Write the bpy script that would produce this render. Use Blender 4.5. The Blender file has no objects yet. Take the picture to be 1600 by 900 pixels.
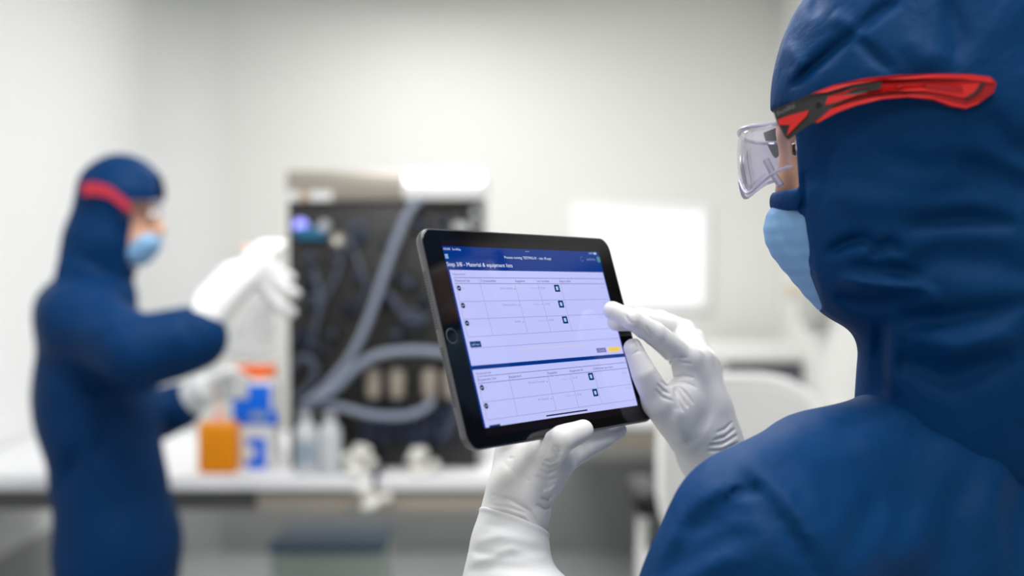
import bpy, bmesh, math, random
import numpy as np
from mathutils import Vector, Matrix
from mathutils.geometry import tessellate_polygon

# ------------------------------------------------------------------ camera, world, lights
SC = bpy.context.scene
F = 1740.0
PITCH = math.atan(50.0 / F)
CAM = np.array([0.0, 0.0, 1.5])
RIGHT = np.array([1.0, 0, 0])
FWD = np.array([0.0, math.cos(PITCH), -math.sin(PITCH)])
UP = np.array([0.0, math.sin(PITCH), math.cos(PITCH)])
cam_data = bpy.data.cameras.new('camera')
cam_data.sensor_width = 36.0
cam_data.lens = 36.0 * F / 1600.0
cam_data.clip_start = 0.02
cam_data.dof.use_dof = True
cam_data.dof.focus_distance = 0.925
cam_data.dof.aperture_fstop = 2.25
cam = bpy.data.objects.new('camera', cam_data)
cam.location = CAM
cam.rotation_euler = (math.pi / 2 - PITCH, 0, 0)
SC.collection.objects.link(cam)
SC.camera = cam

world = bpy.data.worlds.new('world')
SC.world = world
world.use_nodes = True
world.node_tree.nodes['Background'].inputs[0].default_value = (0.95, 0.97, 1.0, 1)
world.node_tree.nodes['Background'].inputs[1].default_value = 0.35

SC.view_settings.view_transform = 'Standard'
SC.view_settings.look = 'None'
SC.view_settings.gamma = 1.0
SC.view_settings.exposure = 0.0
SC.view_settings.use_curve_mapping = False


def area(name, loc, size, power, col=(1, 1, 1)):
    l = bpy.data.lights.new(name, 'AREA')
    l.shape = 'RECTANGLE'
    l.size, l.size_y = size
    l.energy = power
    l.color = col
    o = bpy.data.objects.new(name, l)
    o.location = loc
    SC.collection.objects.link(o)
    return o


area('ceiling_lamp', (-0.45, 4.35, 2.76), (0.6, 1.2), 18, (1.0, 0.998, 0.99))
area('ceiling_lamp', (0.2, 3.9, 2.76), (0.6, 1.2), 16, (1.0, 0.99, 0.965))
area('ceiling_lamp', (-0.4, 1.9, 2.76), (0.6, 1.2), 38, (1.0, 0.998, 0.99))
area('ceiling_lamp', (0.35, 0.75, 2.76), (0.6, 1.2), 23, (1.0, 0.998, 0.99))
area('ceiling_lamp', (-0.5, -0.8, 2.76), (0.6, 1.2), 14, (1.0, 0.998, 0.99))


# ------------------------------------------------------------------ helpers
def P(x, y, d):
    """a point seen at photo pixel (x, y) at distance d in front of the lens, in metres"""
    return CAM + d * (FWD + (x - 800) / F * RIGHT + (450 - y) / F * UP)


def pix(p):
    r = p - CAM.astype(np.float32)
    d = r @ FWD.astype(np.float32)
    return 800 + F * (r @ RIGHT.astype(np.float32)) / d, 450 - F * (r @ UP.astype(np.float32)) / d, d


def lin(c):
    return tuple(((v / 255) / 12.92 if v / 255 <= 0.04045 else ((v / 255 + 0.055) / 1.055) ** 2.4) for v in c[:3])


def mat(name, rgb, rough=0.5, metal=0.0, emit=None, emit_s=1.0, sheen=0.0, bump=None, coat=0.0, sss=0.0, spec=0.5, alpha=1.0, trans=0.0, ior=1.45, vary=None):
    m = bpy.data.materials.new(name)
    m.use_nodes = True
    nt = m.node_tree
    b = nt.nodes['Principled BSDF']
    b.inputs['Base Color'].default_value = (*lin(rgb), 1)
    b.inputs['Roughness'].default_value = rough
    b.inputs['Metallic'].default_value = metal
    b.inputs['Specular IOR Level'].default_value = spec
    b.inputs['IOR'].default_value = ior
    b.inputs['Transmission Weight'].default_value = trans
    b.inputs['Alpha'].default_value = alpha
    if emit is not None:
        b.inputs['Emission Color'].default_value = (*lin(emit), 1)
        b.inputs['Emission Strength'].default_value = emit_s
    if sheen:
        b.inputs['Sheen Weight'].default_value = sheen
        b.inputs['Sheen Roughness'].default_value = 0.5
    if coat:
        b.inputs['Coat Weight'].default_value = coat
        b.inputs['Coat Roughness'].default_value = 0.05
    if sss:
        b.inputs['Subsurface Weight'].default_value = sss
        b.inputs['Subsurface Radius'].default_value = (0.01, 0.006, 0.004)
        b.inputs['Subsurface Scale'].default_value = 0.4
    if vary:
        scale, amt = vary
        tc = nt.nodes.new('ShaderNodeTexCoord')
        n = nt.nodes.new('ShaderNodeTexNoise')
        n.inputs['Scale'].default_value = scale
        n.inputs['Detail'].default_value = 4
        mr = nt.nodes.new('ShaderNodeMapRange')
        mr.inputs[3].default_value = 1 - amt
        mr.inputs[4].default_value = 1 + amt
        hs = nt.nodes.new('ShaderNodeHueSaturation')
        hs.inputs['Color'].default_value = (*lin(rgb), 1)
        nt.links.new(tc.outputs['Object'], n.inputs['Vector'])
        nt.links.new(n.outputs[0], mr.inputs[0])
        nt.links.new(mr.outputs[0], hs.inputs['Value'])
        nt.links.new(hs.outputs[0], b.inputs['Base Color'])
    if bump:
        last = None
        tc = nt.nodes.new('ShaderNodeTexCoord')
        for scale, strength, dist in bump:
            n = nt.nodes.new('ShaderNodeTexNoise')
            n.inputs['Scale'].default_value = scale
            n.inputs['Detail'].default_value = 5
            n.inputs['Distortion'].default_value = 0.6
            bp = nt.nodes.new('ShaderNodeBump')
            bp.inputs['Strength'].default_value = strength
            bp.inputs['Distance'].default_value = dist
            nt.links.new(tc.outputs['Object'], n.inputs['Vector'])
            nt.links.new(n.outputs[0], bp.inputs['Height'])
            if last:
                nt.links.new(last.outputs[0], bp.inputs['Normal'])
            last = bp
        nt.links.new(last.outputs[0], b.inputs['Normal'])
    return m


def clear_mat(name, tint=(244, 243, 250), ior=1.35, rough=0.03, mixmin=0.08):
    m = bpy.data.materials.new(name)
    m.use_nodes = True
    nt = m.node_tree
    nt.nodes.clear()
    out = nt.nodes.new('ShaderNodeOutputMaterial')
    mx = nt.nodes.new('ShaderNodeMixShader')
    lw = nt.nodes.new('ShaderNodeLayerWeight')
    lw.inputs['Blend'].default_value = 0.25
    fr = nt.nodes.new('ShaderNodeMath')
    fr.operation = 'MULTIPLY'
    fr.inputs[1].default_value = 0.5
    nt.links.new(lw.outputs['Facing'], fr.inputs[0])
    ad = nt.nodes.new('ShaderNodeMath')
    ad.inputs[1].default_value = mixmin
    tr = nt.nodes.new('ShaderNodeBsdfTransparent')
    tr.inputs[0].default_value = (*lin(tint), 1)
    gl = nt.nodes.new('ShaderNodeBsdfGlossy')
    gl.inputs['Roughness'].default_value = rough
    nt.links.new(fr.outputs[0], ad.inputs[0])
    nt.links.new(ad.outputs[0], mx.inputs[0])
    nt.links.new(tr.outputs[0], mx.inputs[1])
    nt.links.new(gl.outputs[0], mx.inputs[2])
    nt.links.new(mx.outputs[0], out.inputs[0])
    return m


def thing(name, label, cat, loc=(0, 0, 0), group=None, mw=None):
    o = bpy.data.objects.new(name, None)
    o.empty_display_size = 0.05
    SC.collection.objects.link(o)
    o.matrix_world = mw if mw is not None else Matrix.Translation(Vector(loc))
    o['label'] = label
    o['category'] = cat
    if group:
        o['group'] = group
    o['_inv'] = [list(r) for r in o.matrix_world.inverted()]
    return o


def wmat(o):
    m = o.matrix_local.copy() if o.type == 'EMPTY' else Matrix.Identity(4)
    return m


INV = {}


def link(name, mesh, m, parent=None, smooth=True, local=False):
    """a mesh in world coordinates under its thing (or in the thing's own space when local)"""
    o = bpy.data.objects.new(name, mesh)
    SC.collection.objects.link(o)
    if m is not None:
        mesh.materials.clear()
        mesh.materials.append(m)
    if parent is not None:
        o.parent = parent
        if parent.type == 'EMPTY' and not local:
            o.matrix_parent_inverse = parent.matrix_basis.inverted()
    if smooth:
        mesh.polygons.foreach_set('use_smooth', [True] * len(mesh.polygons))
    return o


def tag(o, label=None, cat=None, group=None, kind=None):
    if label: o['label'] = label
    if cat: o['category'] = cat
    if group: o['group'] = group
    if kind: o['kind'] = kind
    return o


def mesh_of(bm, name='mesh', auto=True):
    me = bpy.data.meshes.new(name)
    bmesh.ops.recalc_face_normals(bm, faces=bm.faces)
    bm.to_mesh(me)
    bm.free()
    if auto:
        try:
            me.set_sharp_from_angle(angle=math.radians(35))
        except Exception:
            pass
    return me


def bm_box(lo, hi, bevel=0.0, seg=2, bm=None):
    b = bmesh.new()
    r = bmesh.ops.create_cube(b, size=1)
    lo, hi = np.array(lo, float), np.array(hi, float)
    for v in b.verts:
        v.co = Vector((lo + hi) / 2 + np.array(v.co) * (hi - lo))
    if bevel:
        bmesh.ops.bevel(b, geom=list(b.edges), offset=bevel, segments=seg, affect='EDGES', profile=0.5)
    if bm is not None:
        t = bpy.data.meshes.new('t'); b.to_mesh(t); b.free(); bm.from_mesh(t); bpy.data.meshes.remove(t)
        return bm
    return b


def box(name, lo, hi, m, parent=None, bevel=0.0, seg=2):
    return link(name, mesh_of(bm_box(lo, hi, bevel, seg), name), m, parent)


def frame_axes(d):
    d = np.array(d, float); d /= np.linalg.norm(d)
    a = np.array([0, 0, 1.0]) if abs(d[2]) < 0.9 else np.array([1.0, 0, 0])
    s = np.cross(d, a); s /= np.linalg.norm(s)
    return d, s, np.cross(s, d)


def bm_lathe(base, axis, prof, seg=24, bm=None):
    """prof: (height along axis, radius)"""
    bm = bm or bmesh.new()
    d, s, t = frame_axes(axis)
    base = np.array(base, float)
    rings = []
    for h, r in prof:
        rings.append([bm.verts.new(base + d * h + (s * math.cos(2 * math.pi * k / seg) + t * math.sin(2 * math.pi * k / seg)) * max(r, 1e-5)) for k in range(seg)])
    for a, b in zip(rings, rings[1:]):
        for k in range(seg):
            bm.faces.new((a[k], a[(k + 1) % seg], b[(k + 1) % seg], b[k]))
    bm.faces.new(rings[0][::-1])
    bm.faces.new(rings[-1])
    return bm


def lathe(name, base, axis, prof, m, parent=None, seg=24):
    return link(name, mesh_of(bm_lathe(base, axis, prof, seg), name), m, parent)


def spline(pts, n):
    pts = np.array(pts, float)
    k = len(pts)
    out = []
    for i in range(k - 1):
        p0, p1, p2, p3 = pts[max(i - 1, 0)], pts[i], pts[i + 1], pts[min(i + 2, k - 1)]
        for t in np.linspace(0, 1, n, endpoint=False):
            out.append(0.5 * ((2 * p1) + (-p0 + p2) * t + (2 * p0 - 5 * p1 + 4 * p2 - p3) * t * t + (-p0 + 3 * p1 - 3 * p2 + p3) * t ** 3))
    out.append(pts[-1])
    return np.array(out)


def tube(name, pts, r, m, parent=None, seg=10, n=8, smooth_path=True):
    c = spline(pts, n) if smooth_path and len(pts) > 2 else np.array(pts, float)
    bm = bmesh.new()
    rr = r if hasattr(r, '__len__') else [r] * len(c)
    if len(rr) != len(c):
        rr = np.interp(np.linspace(0, 1, len(c)), np.linspace(0, 1, len(rr)), rr)
    rings = []
    tan = np.gradient(c, axis=0)
    d, s, t = frame_axes(tan[0])
    for i, p in enumerate(c):
        d = tan[i] / (np.linalg.norm(tan[i]) + 1e-12)
        s = s - d * (s @ d); s /= np.linalg.norm(s)
        t = np.cross(d, s)
        rings.append([bm.verts.new(p + rr[i] * (s * math.cos(2 * math.pi * k / seg) + t * math.sin(2 * math.pi * k / seg))) for k in range(seg)])
    for a, b in zip(rings, rings[1:]):
        for k in range(seg):
            bm.faces.new((a[k], a[(k + 1) % seg], b[(k + 1) % seg], b[k]))
    bm.faces.new(rings[0][::-1]); bm.faces.new(rings[-1])
    return link(name, mesh_of(bm, name), m, parent)


def bm_prism(poly, fn, depth, bm=None):
    """closed outline poly (a, b) -> fn(a, b, c) with c = 0 and depth"""
    bm = bm or bmesh.new()
    v0 = [bm.verts.new(fn(a, b, 0.0)) for a, b in poly]
    v1 = [bm.verts.new(fn(a, b, depth)) for a, b in poly]
    n = len(poly)
    for tri in tessellate_polygon([[Vector((a, b, 0)) for a, b in poly]]):
        try:
            bm.faces.new([v0[q] for q in tri]); bm.faces.new([v1[q] for q in tri[::-1]])
        except ValueError:
            pass
    for k in range(n):
        bm.faces.new((v0[k], v1[k], v1[(k + 1) % n], v0[(k + 1) % n]))
    return bm


# ------------------------------------------------------------------ signed-distance modelling
def seg_t(p, a, b):
    a = np.asarray(a, np.float32); b = np.asarray(b, np.float32)
    ba = b - a
    t = np.clip(((p - a) @ ba) / (ba @ ba), 0, 1)
    return t, p - a - t[:, None] * ba


def cone(p, a, b, r1, r2):
    t, q = seg_t(p, a, b)
    return np.sqrt((q * q).sum(1)) - (r1 + (r2 - r1) * t)


def chain(p, pts, rs, k=0.0):
    d = None
    for i in range(len(pts) - 1):
        e = cone(p, pts[i], pts[i + 1], rs[i], rs[i + 1])
        d = e if d is None else (np.minimum(d, e) if k == 0 else smin(d, e, k))
    return d


def ell(p, c, r, axes=None):
    q = p - np.asarray(c, np.float32)
    if axes is not None:
        q = q @ np.stack(axes, 1).astype(np.float32)
    r = np.asarray(r, np.float32)
    k0 = np.sqrt(((q / r) ** 2).sum(1)); k1 = np.sqrt(((q / r ** 2) ** 2).sum(1)) + 1e-9
    return k0 * (k0 - 1) / k1


def ecap(p, a, b, ra, rb, S, Fr):
    """capsule with an elliptic section: radii (along S, along Fr) at both ends"""
    t, q = seg_t(p, a, b)
    S = np.asarray(S, np.float32); Fr = np.asarray(Fr, np.float32)
    rs = ra[0] + (rb[0] - ra[0]) * t; rf = ra[1] + (rb[1] - ra[1]) * t
    s = q @ S; f = q @ Fr
    rest = q - s[:, None] * S - f[:, None] * Fr
    h = np.sqrt((rest * rest).sum(1))
    m = np.minimum(rs, rf)
    return (np.sqrt((s / rs) ** 2 + (f / rf) ** 2 + (h / m) ** 2) - 1) * m


def smin(a, b, k):
    h = np.clip(0.5 + 0.5 * (b - a) / k, 0, 1)
    return b + (a - b) * h - k * h * (1 - h)


def smax(a, b, k):
    return -smin(-a, -b, k)


def fold_px(p, folds, dmax=None):
    """creases and ridges: (pixel polyline, half width m, height m; + is a groove)"""
    x, y, d = pix(p)
    q = p * np.float32(70)
    x = x + 3.0 * np.sin(q[:, 0] + 1.7 * np.sin(q[:, 2] * 0.8)) * (900.0 / F) / d * 1.0
    y = y + 3.0 * np.sin(q[:, 2] * 1.1 + 1.9 * np.sin(q[:, 0] * 0.7 + 1)) * (900.0 / F) / d * 1.0
    out = np.zeros(len(p), np.float32)
    for pts, w, h in folds:
        best = None
        L = [math.hypot(b[0] - a[0], b[1] - a[1]) for a, b in zip(pts, pts[1:])]
        tot, run = sum(L), 0.0
        for ((x0, y0), (x1, y1)), l in zip(zip(pts, pts[1:]), L):
            bx, by = x1 - x0, y1 - y0
            t = np.clip(((x - x0) * bx + (y - y0) * by) / (bx * bx + by * by + 1e-6), 0, 1)
            e = (x - x0 - t * bx) ** 2 + (y - y0 - t * by) ** 2
            s = (run + t * l) / tot
            if best is None:
                best, bs = e, s
            else:
                m = e < best
                best = np.where(m, e, best); bs = np.where(m, s, bs)
            run += l
        dist = np.sqrt(best) * d / F
        tap = np.clip(4 * bs * (1 - bs), 0, 1) ** 0.6 * 0.85 + 0.15
        out += h * tap * np.exp(-(dist / (w * (0.6 + 0.4 * tap))) ** 2)
    return out


def wob(p, s, seed=0):
    """soft wandering noise from warped sines"""
    rng = np.random.RandomState(seed)
    q = p * np.float32(s)
    out = np.zeros(len(p), np.float32)
    for i in range(5):
        k = rng.normal(size=3); k /= np.linalg.norm(k)
        k2 = rng.normal(size=3)
        ph = rng.uniform(0, 6.28)
        out += np.sin(q @ (k * (0.7 + 0.4 * i)).astype(np.float32) + ph + 1.3 * np.sin(q @ (0.6 * k2).astype(np.float32) + ph * 2)) / (1 + 0.5 * i)
    return out / 3


def sdf_mesh(name, fn, lo, hi, h, relax=2):
    """surface nets over a sparse grid"""
    lo = np.array(lo, np.float32); hi = np.array(hi, np.float32)
    C = 4
    nb = np.ceil((hi - lo) / (h * C)).astype(int) + 1
    cg = np.stack(np.meshgrid(*[np.arange(n) for n in nb], indexing='ij'), -1).reshape(-1, 3)
    cc = lo + (cg * C + (C - 1) / 2.0).astype(np.float32) * np.float32(h)
    dv = np.concatenate([fn(cc[i:i + 400000]) for i in range(0, len(cc), 400000)])
    near = np.abs(dv) < h * C * 1.9 + 0.004
    N = nb * C
    val = np.repeat(np.repeat(np.repeat(dv.reshape(nb), C, 0), C, 1), C, 2).astype(np.float32)
    blocks = cg[near] * C
    off = np.stack(np.meshgrid(*[np.arange(C)] * 3, indexing='ij'), -1).reshape(-1, 3)
    for i in range(0, len(blocks), 6000):
        ids = (blocks[i:i + 6000, None, :] + off[None]).reshape(-1, 3)
        val[ids[:, 0], ids[:, 1], ids[:, 2]] = fn(lo + ids.astype(np.float32) * np.float32(h))
    ins = val < 0
    c8 = [(i, j, k) for i in (0, 1) for j in (0, 1) for k in (0, 1)]
    sh = lambda A, o: A[o[0]:A.shape[0] - 1 + o[0], o[1]:A.shape[1] - 1 + o[1], o[2]:A.shape[2] - 1 + o[2]]
    cnt = sum(sh(ins, o).astype(np.int8) for o in c8)
    act = (cnt > 0) & (cnt < 8)
    cells = np.argwhere(act)
    vals = {o: val[cells[:, 0] + o[0], cells[:, 1] + o[1], cells[:, 2] + o[2]] for o in c8}
    acc = np.zeros((len(cells), 3), np.float32); num = np.zeros(len(cells), np.float32)
    for o in c8:
        for ax in range(3):
            if o[ax] == 0:
                o2 = tuple(1 if i == ax else o[i] for i in range(3))
                a, b = vals[o], vals[o2]
                m = (a < 0) != (b < 0)
                t = np.where(m, a / np.where(m, a - b, 1), 0)
                q = np.tile(np.array(o, np.float32), (len(cells), 1)); q[:, ax] += t
                acc[m] += q[m]; num[m] += 1
    verts = lo + (cells + acc / num[:, None]) * np.float32(h)
    idx = np.full(act.shape, -1, np.int32)
    idx[act] = np.arange(len(cells))
    faces = []
    for ax in range(3):
        s = [slice(None)] * 3; s2 = [slice(None)] * 3
        s[ax] = slice(0, -1); s2[ax] = slice(1, None)
        A = ins[tuple(s)]; B = ins[tuple(s2)]
        e = np.argwhere(A != B)
        o1, o2 = [i for i in range(3) if i != ax]
        ok = (e[:, o1] > 0) & (e[:, o2] > 0) & (e[:, o1] < act.shape[o1]) & (e[:, o2] < act.shape[o2])
        e = e[ok]
        flip = A[e[:, 0], e[:, 1], e[:, 2]]
        def at(d1, d2):
            g = e.copy(); g[:, o1] -= d1; g[:, o2] -= d2
            return idx[g[:, 0], g[:, 1], g[:, 2]]
        q = np.stack([at(1, 1), at(0, 1), at(0, 0), at(1, 0)], 1)
        if ax == 1:
            flip = ~flip
        q[~flip] = q[~flip][:, ::-1]
        faces.append(q)
    faces = np.concatenate(faces)
    faces = faces[(faces >= 0).all(1)]
    ed = np.concatenate([faces[:, [0, 1]], faces[:, [1, 2]], faces[:, [2, 3]], faces[:, [3, 0]]])
    lab = np.arange(len(verts))
    while True:                                   # keep only the largest connected surface
        m = np.minimum(lab[ed[:, 0]], lab[ed[:, 1]])
        new = lab.copy()
        np.minimum.at(new, ed[:, 0], m); np.minimum.at(new, ed[:, 1], m)
        new = new[new]; new = new[new]
        if (new == lab).all():
            break
        lab = new
    big = np.bincount(lab).argmax()
    if (lab != big).any():
        keep = lab == big
        remap = np.cumsum(keep) - 1
        faces = remap[faces[keep[faces[:, 0]]]]
        verts = verts[keep]
        ed = np.concatenate([faces[:, [0, 1]], faces[:, [1, 2]], faces[:, [2, 3]], faces[:, [3, 0]]])
    deg = np.bincount(ed.ravel(), minlength=len(verts)).astype(np.float32)
    for it in range(relax * 2):
        acc2 = np.stack([np.bincount(ed[:, 0], verts[ed[:, 1], c], len(verts)) + np.bincount(ed[:, 1], verts[ed[:, 0], c], len(verts)) for c in range(3)], 1)
        verts = (verts + (0.5 if it % 2 == 0 else -0.52) * (acc2 / np.maximum(deg, 1)[:, None] - verts)).astype(np.float32)
    me = bpy.data.meshes.new(name)
    me.vertices.add(len(verts)); me.vertices.foreach_set('co', verts.ravel())
    me.loops.add(len(faces) * 4); me.loops.foreach_set('vertex_index', faces.ravel().astype(np.int32))
    me.polygons.add(len(faces))
    me.polygons.foreach_set('loop_start', np.arange(len(faces), dtype=np.int32) * 4)
    me.polygons.foreach_set('loop_total', np.full(len(faces), 4, np.int32))
    me.update(calc_edges=True)
    me.validate()
    return me


def text_mesh(s, h=1.0):
    c = bpy.data.curves.new('text', 'FONT')
    c.body = s
    c.resolution_u = 3
    o = bpy.data.objects.new('text', c)
    SC.collection.objects.link(o)
    me = bpy.data.meshes.new_from_object(o)
    bpy.data.objects.remove(o)
    bpy.data.curves.remove(c)
    return me


# ------------------------------------------------------------------ materials
M = {}
M['wall'] = mat('wall_paint', (238, 239, 239), 0.55, bump=[(60, 0.02, 0.001)])
M['wall_warm'] = mat('wall_paint_warm', (236, 236, 232), 0.5, bump=[(60, 0.02, 0.001)])
M['vinyl'] = mat('grey_vinyl', (160, 162, 161), 0.35, vary=(3, 0.06))
M['ceil'] = mat('ceiling_panel', (240, 240, 238), 0.7)
M['floor'] = mat('grey_floor_vinyl', (172, 175, 176), 0.3, vary=(2, 0.08))
M['bench'] = mat('white_bench_laminate', (243, 243, 246), 0.35)
M['beige'] = mat('beige_metal', (176, 166, 154), 0.45)
M['grey_dark'] = mat('dark_grey_metal', (96, 96, 96), 0.5)
M['steel'] = mat('brushed_steel', (172, 165, 155), 0.35, 0.6)
M['black_panel'] = mat('black_panel', (44, 43, 42), 0.45)
M['black'] = mat('black_plastic', (16, 16, 17), 0.4)
M['slate'] = mat('slate_plastic', (78, 86, 104), 0.4)
M['navy_fit'] = mat('dark_blue_fitting', (38, 45, 66), 0.4)
M['tubing'] = mat('translucent_grey_tubing', (140, 148, 166), 0.3)
M['tan'] = mat('tan_polymer', (160, 150, 138), 0.45)
M['offwhite'] = mat('off_white_polymer', (242, 240, 232), 0.4)
M['lightgrey'] = mat('light_grey_polymer', (188, 189, 192), 0.4)
M['teal'] = mat('teal_display', (30, 80, 108), 0.3, emit=(36, 96, 130), emit_s=0.6)
M['led'] = mat('lilac_lamp', (150, 150, 255), 0.3, emit=(158, 158, 255), emit_s=1.3)
M['lamp'] = mat('white_lamp', (255, 255, 255), 0.4, emit=(255, 255, 255), emit_s=2.6)  # glow that stands in for the ceiling light mirrored in the steel header
M['screen_white'] = mat('lit_display', (20, 20, 20), 0.2, emit=(250, 253, 255), emit_s=1.25)
M['white_plastic'] = mat('white_plastic', (232, 232, 230), 0.35)
M['bottle'] = mat('milky_bottle', (205, 208, 212), 0.35, sss=0.0)
M['liquid_label'] = mat('pale_blue_label', (150, 168, 184), 0.5)
M['orange'] = mat('orange_plastic', (255, 158, 8), 0.4, trans=0.2)
M['orange_red'] = mat('bright_orange_cap', (255, 112, 26), 0.35)
M['pink'] = mat('pale_peach_plastic', (244, 190, 170), 0.4)
M['blue_label'] = mat('blue_label', (0, 106, 232), 0.4)
M['printer_grey'] = mat('printer_grey', (98, 98, 108), 0.4)
M['chair_shell'] = mat('pale_grey_chair_shell', (214, 214, 212), 0.4)
M['chair_rim'] = mat('white_chair_rim', (244, 244, 242), 0.4)
M['fabric'] = mat('navy_coverall_cloth', (2, 54, 101), 0.6, spec=0.12, bump=[(14, 0.25, 0.02), (40, 0.18, 0.006), (900, 0.10, 0.0006)], vary=(5, 0.05))
M['fabric_far'] = mat('navy_coverall_cloth_far', (2, 46, 90), 0.6, spec=0.12, bump=[(18, 0.25, 0.02)])
M['hem'] = mat('dark_navy_hem', (6, 28, 66), 0.6, sheen=0.2)
M['glove'] = mat('pale_grey_nitrile', (232, 230, 230), 0.42, sss=0.0, bump=[(55, 0.10, 0.004), (420, 0.06, 0.0006)])
M['sleeve'] = mat('white_sleeve_cloth', (216, 216, 218), 0.7, bump=[(30, 0.12, 0.008), (700, 0.08, 0.0005)])
M['glove_far'] = mat('white_nitrile', (240, 240, 240), 0.45)
M['mask'] = mat('light_blue_mask', (128, 172, 212), 0.7, bump=[(500, 0.1, 0.0005)])
M['skin'] = mat('skin', (206, 158, 128), 0.5, sss=0.15, bump=[(300, 0.06, 0.0006)])
M['eye'] = mat('eye_white', (225, 220, 214), 0.2)
M['iris'] = mat('dark_iris', (40, 26, 20), 0.2)
M['red'] = mat('red_rubber', (225, 38, 36), 0.42)
M['red_dark'] = mat('deep_red_rubber', (176, 18, 24), 0.4)
M['temple_black'] = mat('charcoal_temple', (42, 40, 40), 0.45)
M['temple_grey'] = mat('grey_print', (120, 120, 122), 0.5)
M['clear'] = clear_mat('clear_lens', (243, 241, 250), 1.4, 0.03, 0.06)
M['lens_rim'] = mat('frosted_lens_edge', (205, 203, 222), 0.25, trans=0.5)
M['bag'] = mat('translucent_bag', (250, 250, 250), 0.4, alpha=0.5)
M['sign'] = mat('beige_sign', (216, 200, 178), 0.5)
M['wallgrey'] = mat('grey_dispenser', (182, 183, 178), 0.5)
M['bin'] = mat('grey_green_bin', (190, 202, 196), 0.5)
M['bin_lid'] = mat('dark_blue_lid', (92, 116, 140), 0.5)
M['cream'] = mat('cream_plastic', (214, 208, 180), 0.5)
M['chrome'] = mat('chrome_metal', (190, 190, 192), 0.2, 0.9)


def printed(name, rgb, s=1.0, rough=0.07):
    return mat(name, (2, 2, 3), rough, emit=rgb, emit_s=s, spec=0.5)


# ------------------------------------------------------------------ the room
XL, XR, YB, ZC, YF = -1.745, 1.335, 5.6, 2.8, -2.6
CR = 0.28
o = box('floor', (XL - 0.1, YF - 0.1, -0.1), (XR + 0.1, YB + 0.1, 0.0), M['floor']); tag(o, 'smooth grey vinyl floor of the clean room', kind='structure')
o = box('ceiling', (XL - 0.1, YF - 0.1, ZC), (XR + 0.1, YB + 0.1, ZC + 0.1), M['ceil']); tag(o, 'white panel ceiling above the clean room', kind='structure')
o = box('wall_left', (XL - 0.1, YF - 0.1, 0), (XL, YB - CR, ZC), M['wall']); tag(o, 'white wall along the left side behind the bench end', kind='structure')
o = box('wall_back', (XL + CR, YB, 0), (XR + 0.1, YB + 0.1, ZC), M['wall_warm']); tag(o, 'warm white far wall holding the wall monitor', kind='structure')
o = box('wall_right', (XR, YF - 0.1, 0), (XR + 0.1, YB, ZC), M['wall_warm']); tag(o, 'white right wall with the beige sign and dispenser', kind='structure')
o = box('wall_front', (XL - 0.1, YF - 0.1, 0), (XR + 0.1, YF, ZC), M['wall']); tag(o, 'white wall behind the camera', kind='structure')
bm = bmesh.new()
arc = [(XL + CR - CR * math.cos(a), YB - CR + CR * math.sin(a)) for a in np.linspace(0, math.pi / 2, 13)]
poly = arc + [(XL + CR, YB + 0.1), (XL - 0.1, YB + 0.1), (XL - 0.1, YB - CR)]
o = link('trim_1', mesh_of(bm_prism(poly, lambda a, b, c: (a, b, c), ZC), 'cove'), M['wall']); tag(o, 'rounded white cove in the corner of left and far walls', kind='structure')
DADO = 0.475
o = box('trim_2', (XL, YF, 0), (XL + 0.012, YB - CR, DADO), M['vinyl'], bevel=0.004); tag(o, 'grey vinyl upstand along the foot of the left wall', kind='structure')
o = box('trim_3', (XL + CR, YB - 0.012, 0), (XR, YB, DADO), M['vinyl'], bevel=0.004); tag(o, 'grey vinyl upstand along the foot of the far wall', kind='structure')
bmc = bm_prism([(XL + CR - (CR - 0.012) * math.cos(a), YB - CR + (CR - 0.012) * math.sin(a)) for a in np.linspace(0, math.pi / 2, 13)] + arc[::-1], lambda a, b, c: (a, b, c), DADO)
o = link('trim_4', mesh_of(bmc, 'cove_skirt'), M['vinyl']); tag(o, 'curved grey vinyl upstand in the cove corner', kind='structure')
o = box('trim_5', (XR - 0.012, YF, 0), (XR, YB - 0.012, DADO), M['vinyl'], bevel=0.004); tag(o, 'grey vinyl upstand along the foot of the right wall', kind='structure')

wn = box('window_1', (XR - 0.03, 0.1, 1.46), (XR, 3.3, 2.58), M['white_plastic'], None, 0.004); tag(wn, 'high glazed strip in the right wall', kind='structure')  # unseen strip, added to darken the tablet's reflections
for k in range(2):
    box('pane', (XR - 0.036, 0.14 + k * 1.56, 1.50), (XR - 0.029, 1.68 + k * 1.56, 2.54), mat('dark_glass', (10, 11, 12), 0.08), wn)

# ------------------------------------------------------------------ bench with the machine
ZB = 0.85
YB0 = 3.28
t = thing('lab_bench', 'long white topped lab bench against the left wall carrying the black machine', 'bench', (-0.8, 3.7, 0))
bx0, bx1 = XL + 0.015, 0.03
box('worktop', (bx0, YB0, ZB - 0.045), (bx1, 4.12, ZB), M['bench'], t, 0.006)
box('apron', (bx0 + 0.03, YB0 + 0.06, ZB - 0.115), (bx1 - 0.03, YB0 + 0.085, ZB - 0.045), M['grey_dark'], t, 0.003)
dr = box('drawer_front', (P(397, 0, 3.3)[0], YB0 + 0.03, ZB - 0.112), (bx1 - 0.02, YB0 + 0.058, ZB - 0.055), M['beige'], t, 0.004)
tube('handle', [(-0.5, YB0 + 0.03, ZB - 0.08), (-0.5, YB0 + 0.012, ZB - 0.08), (-0.34, YB0 + 0.012, ZB - 0.08), (-0.34, YB0 + 0.03, ZB - 0.08)], 0.004, M['beige'], dr, smooth_path=False)
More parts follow.
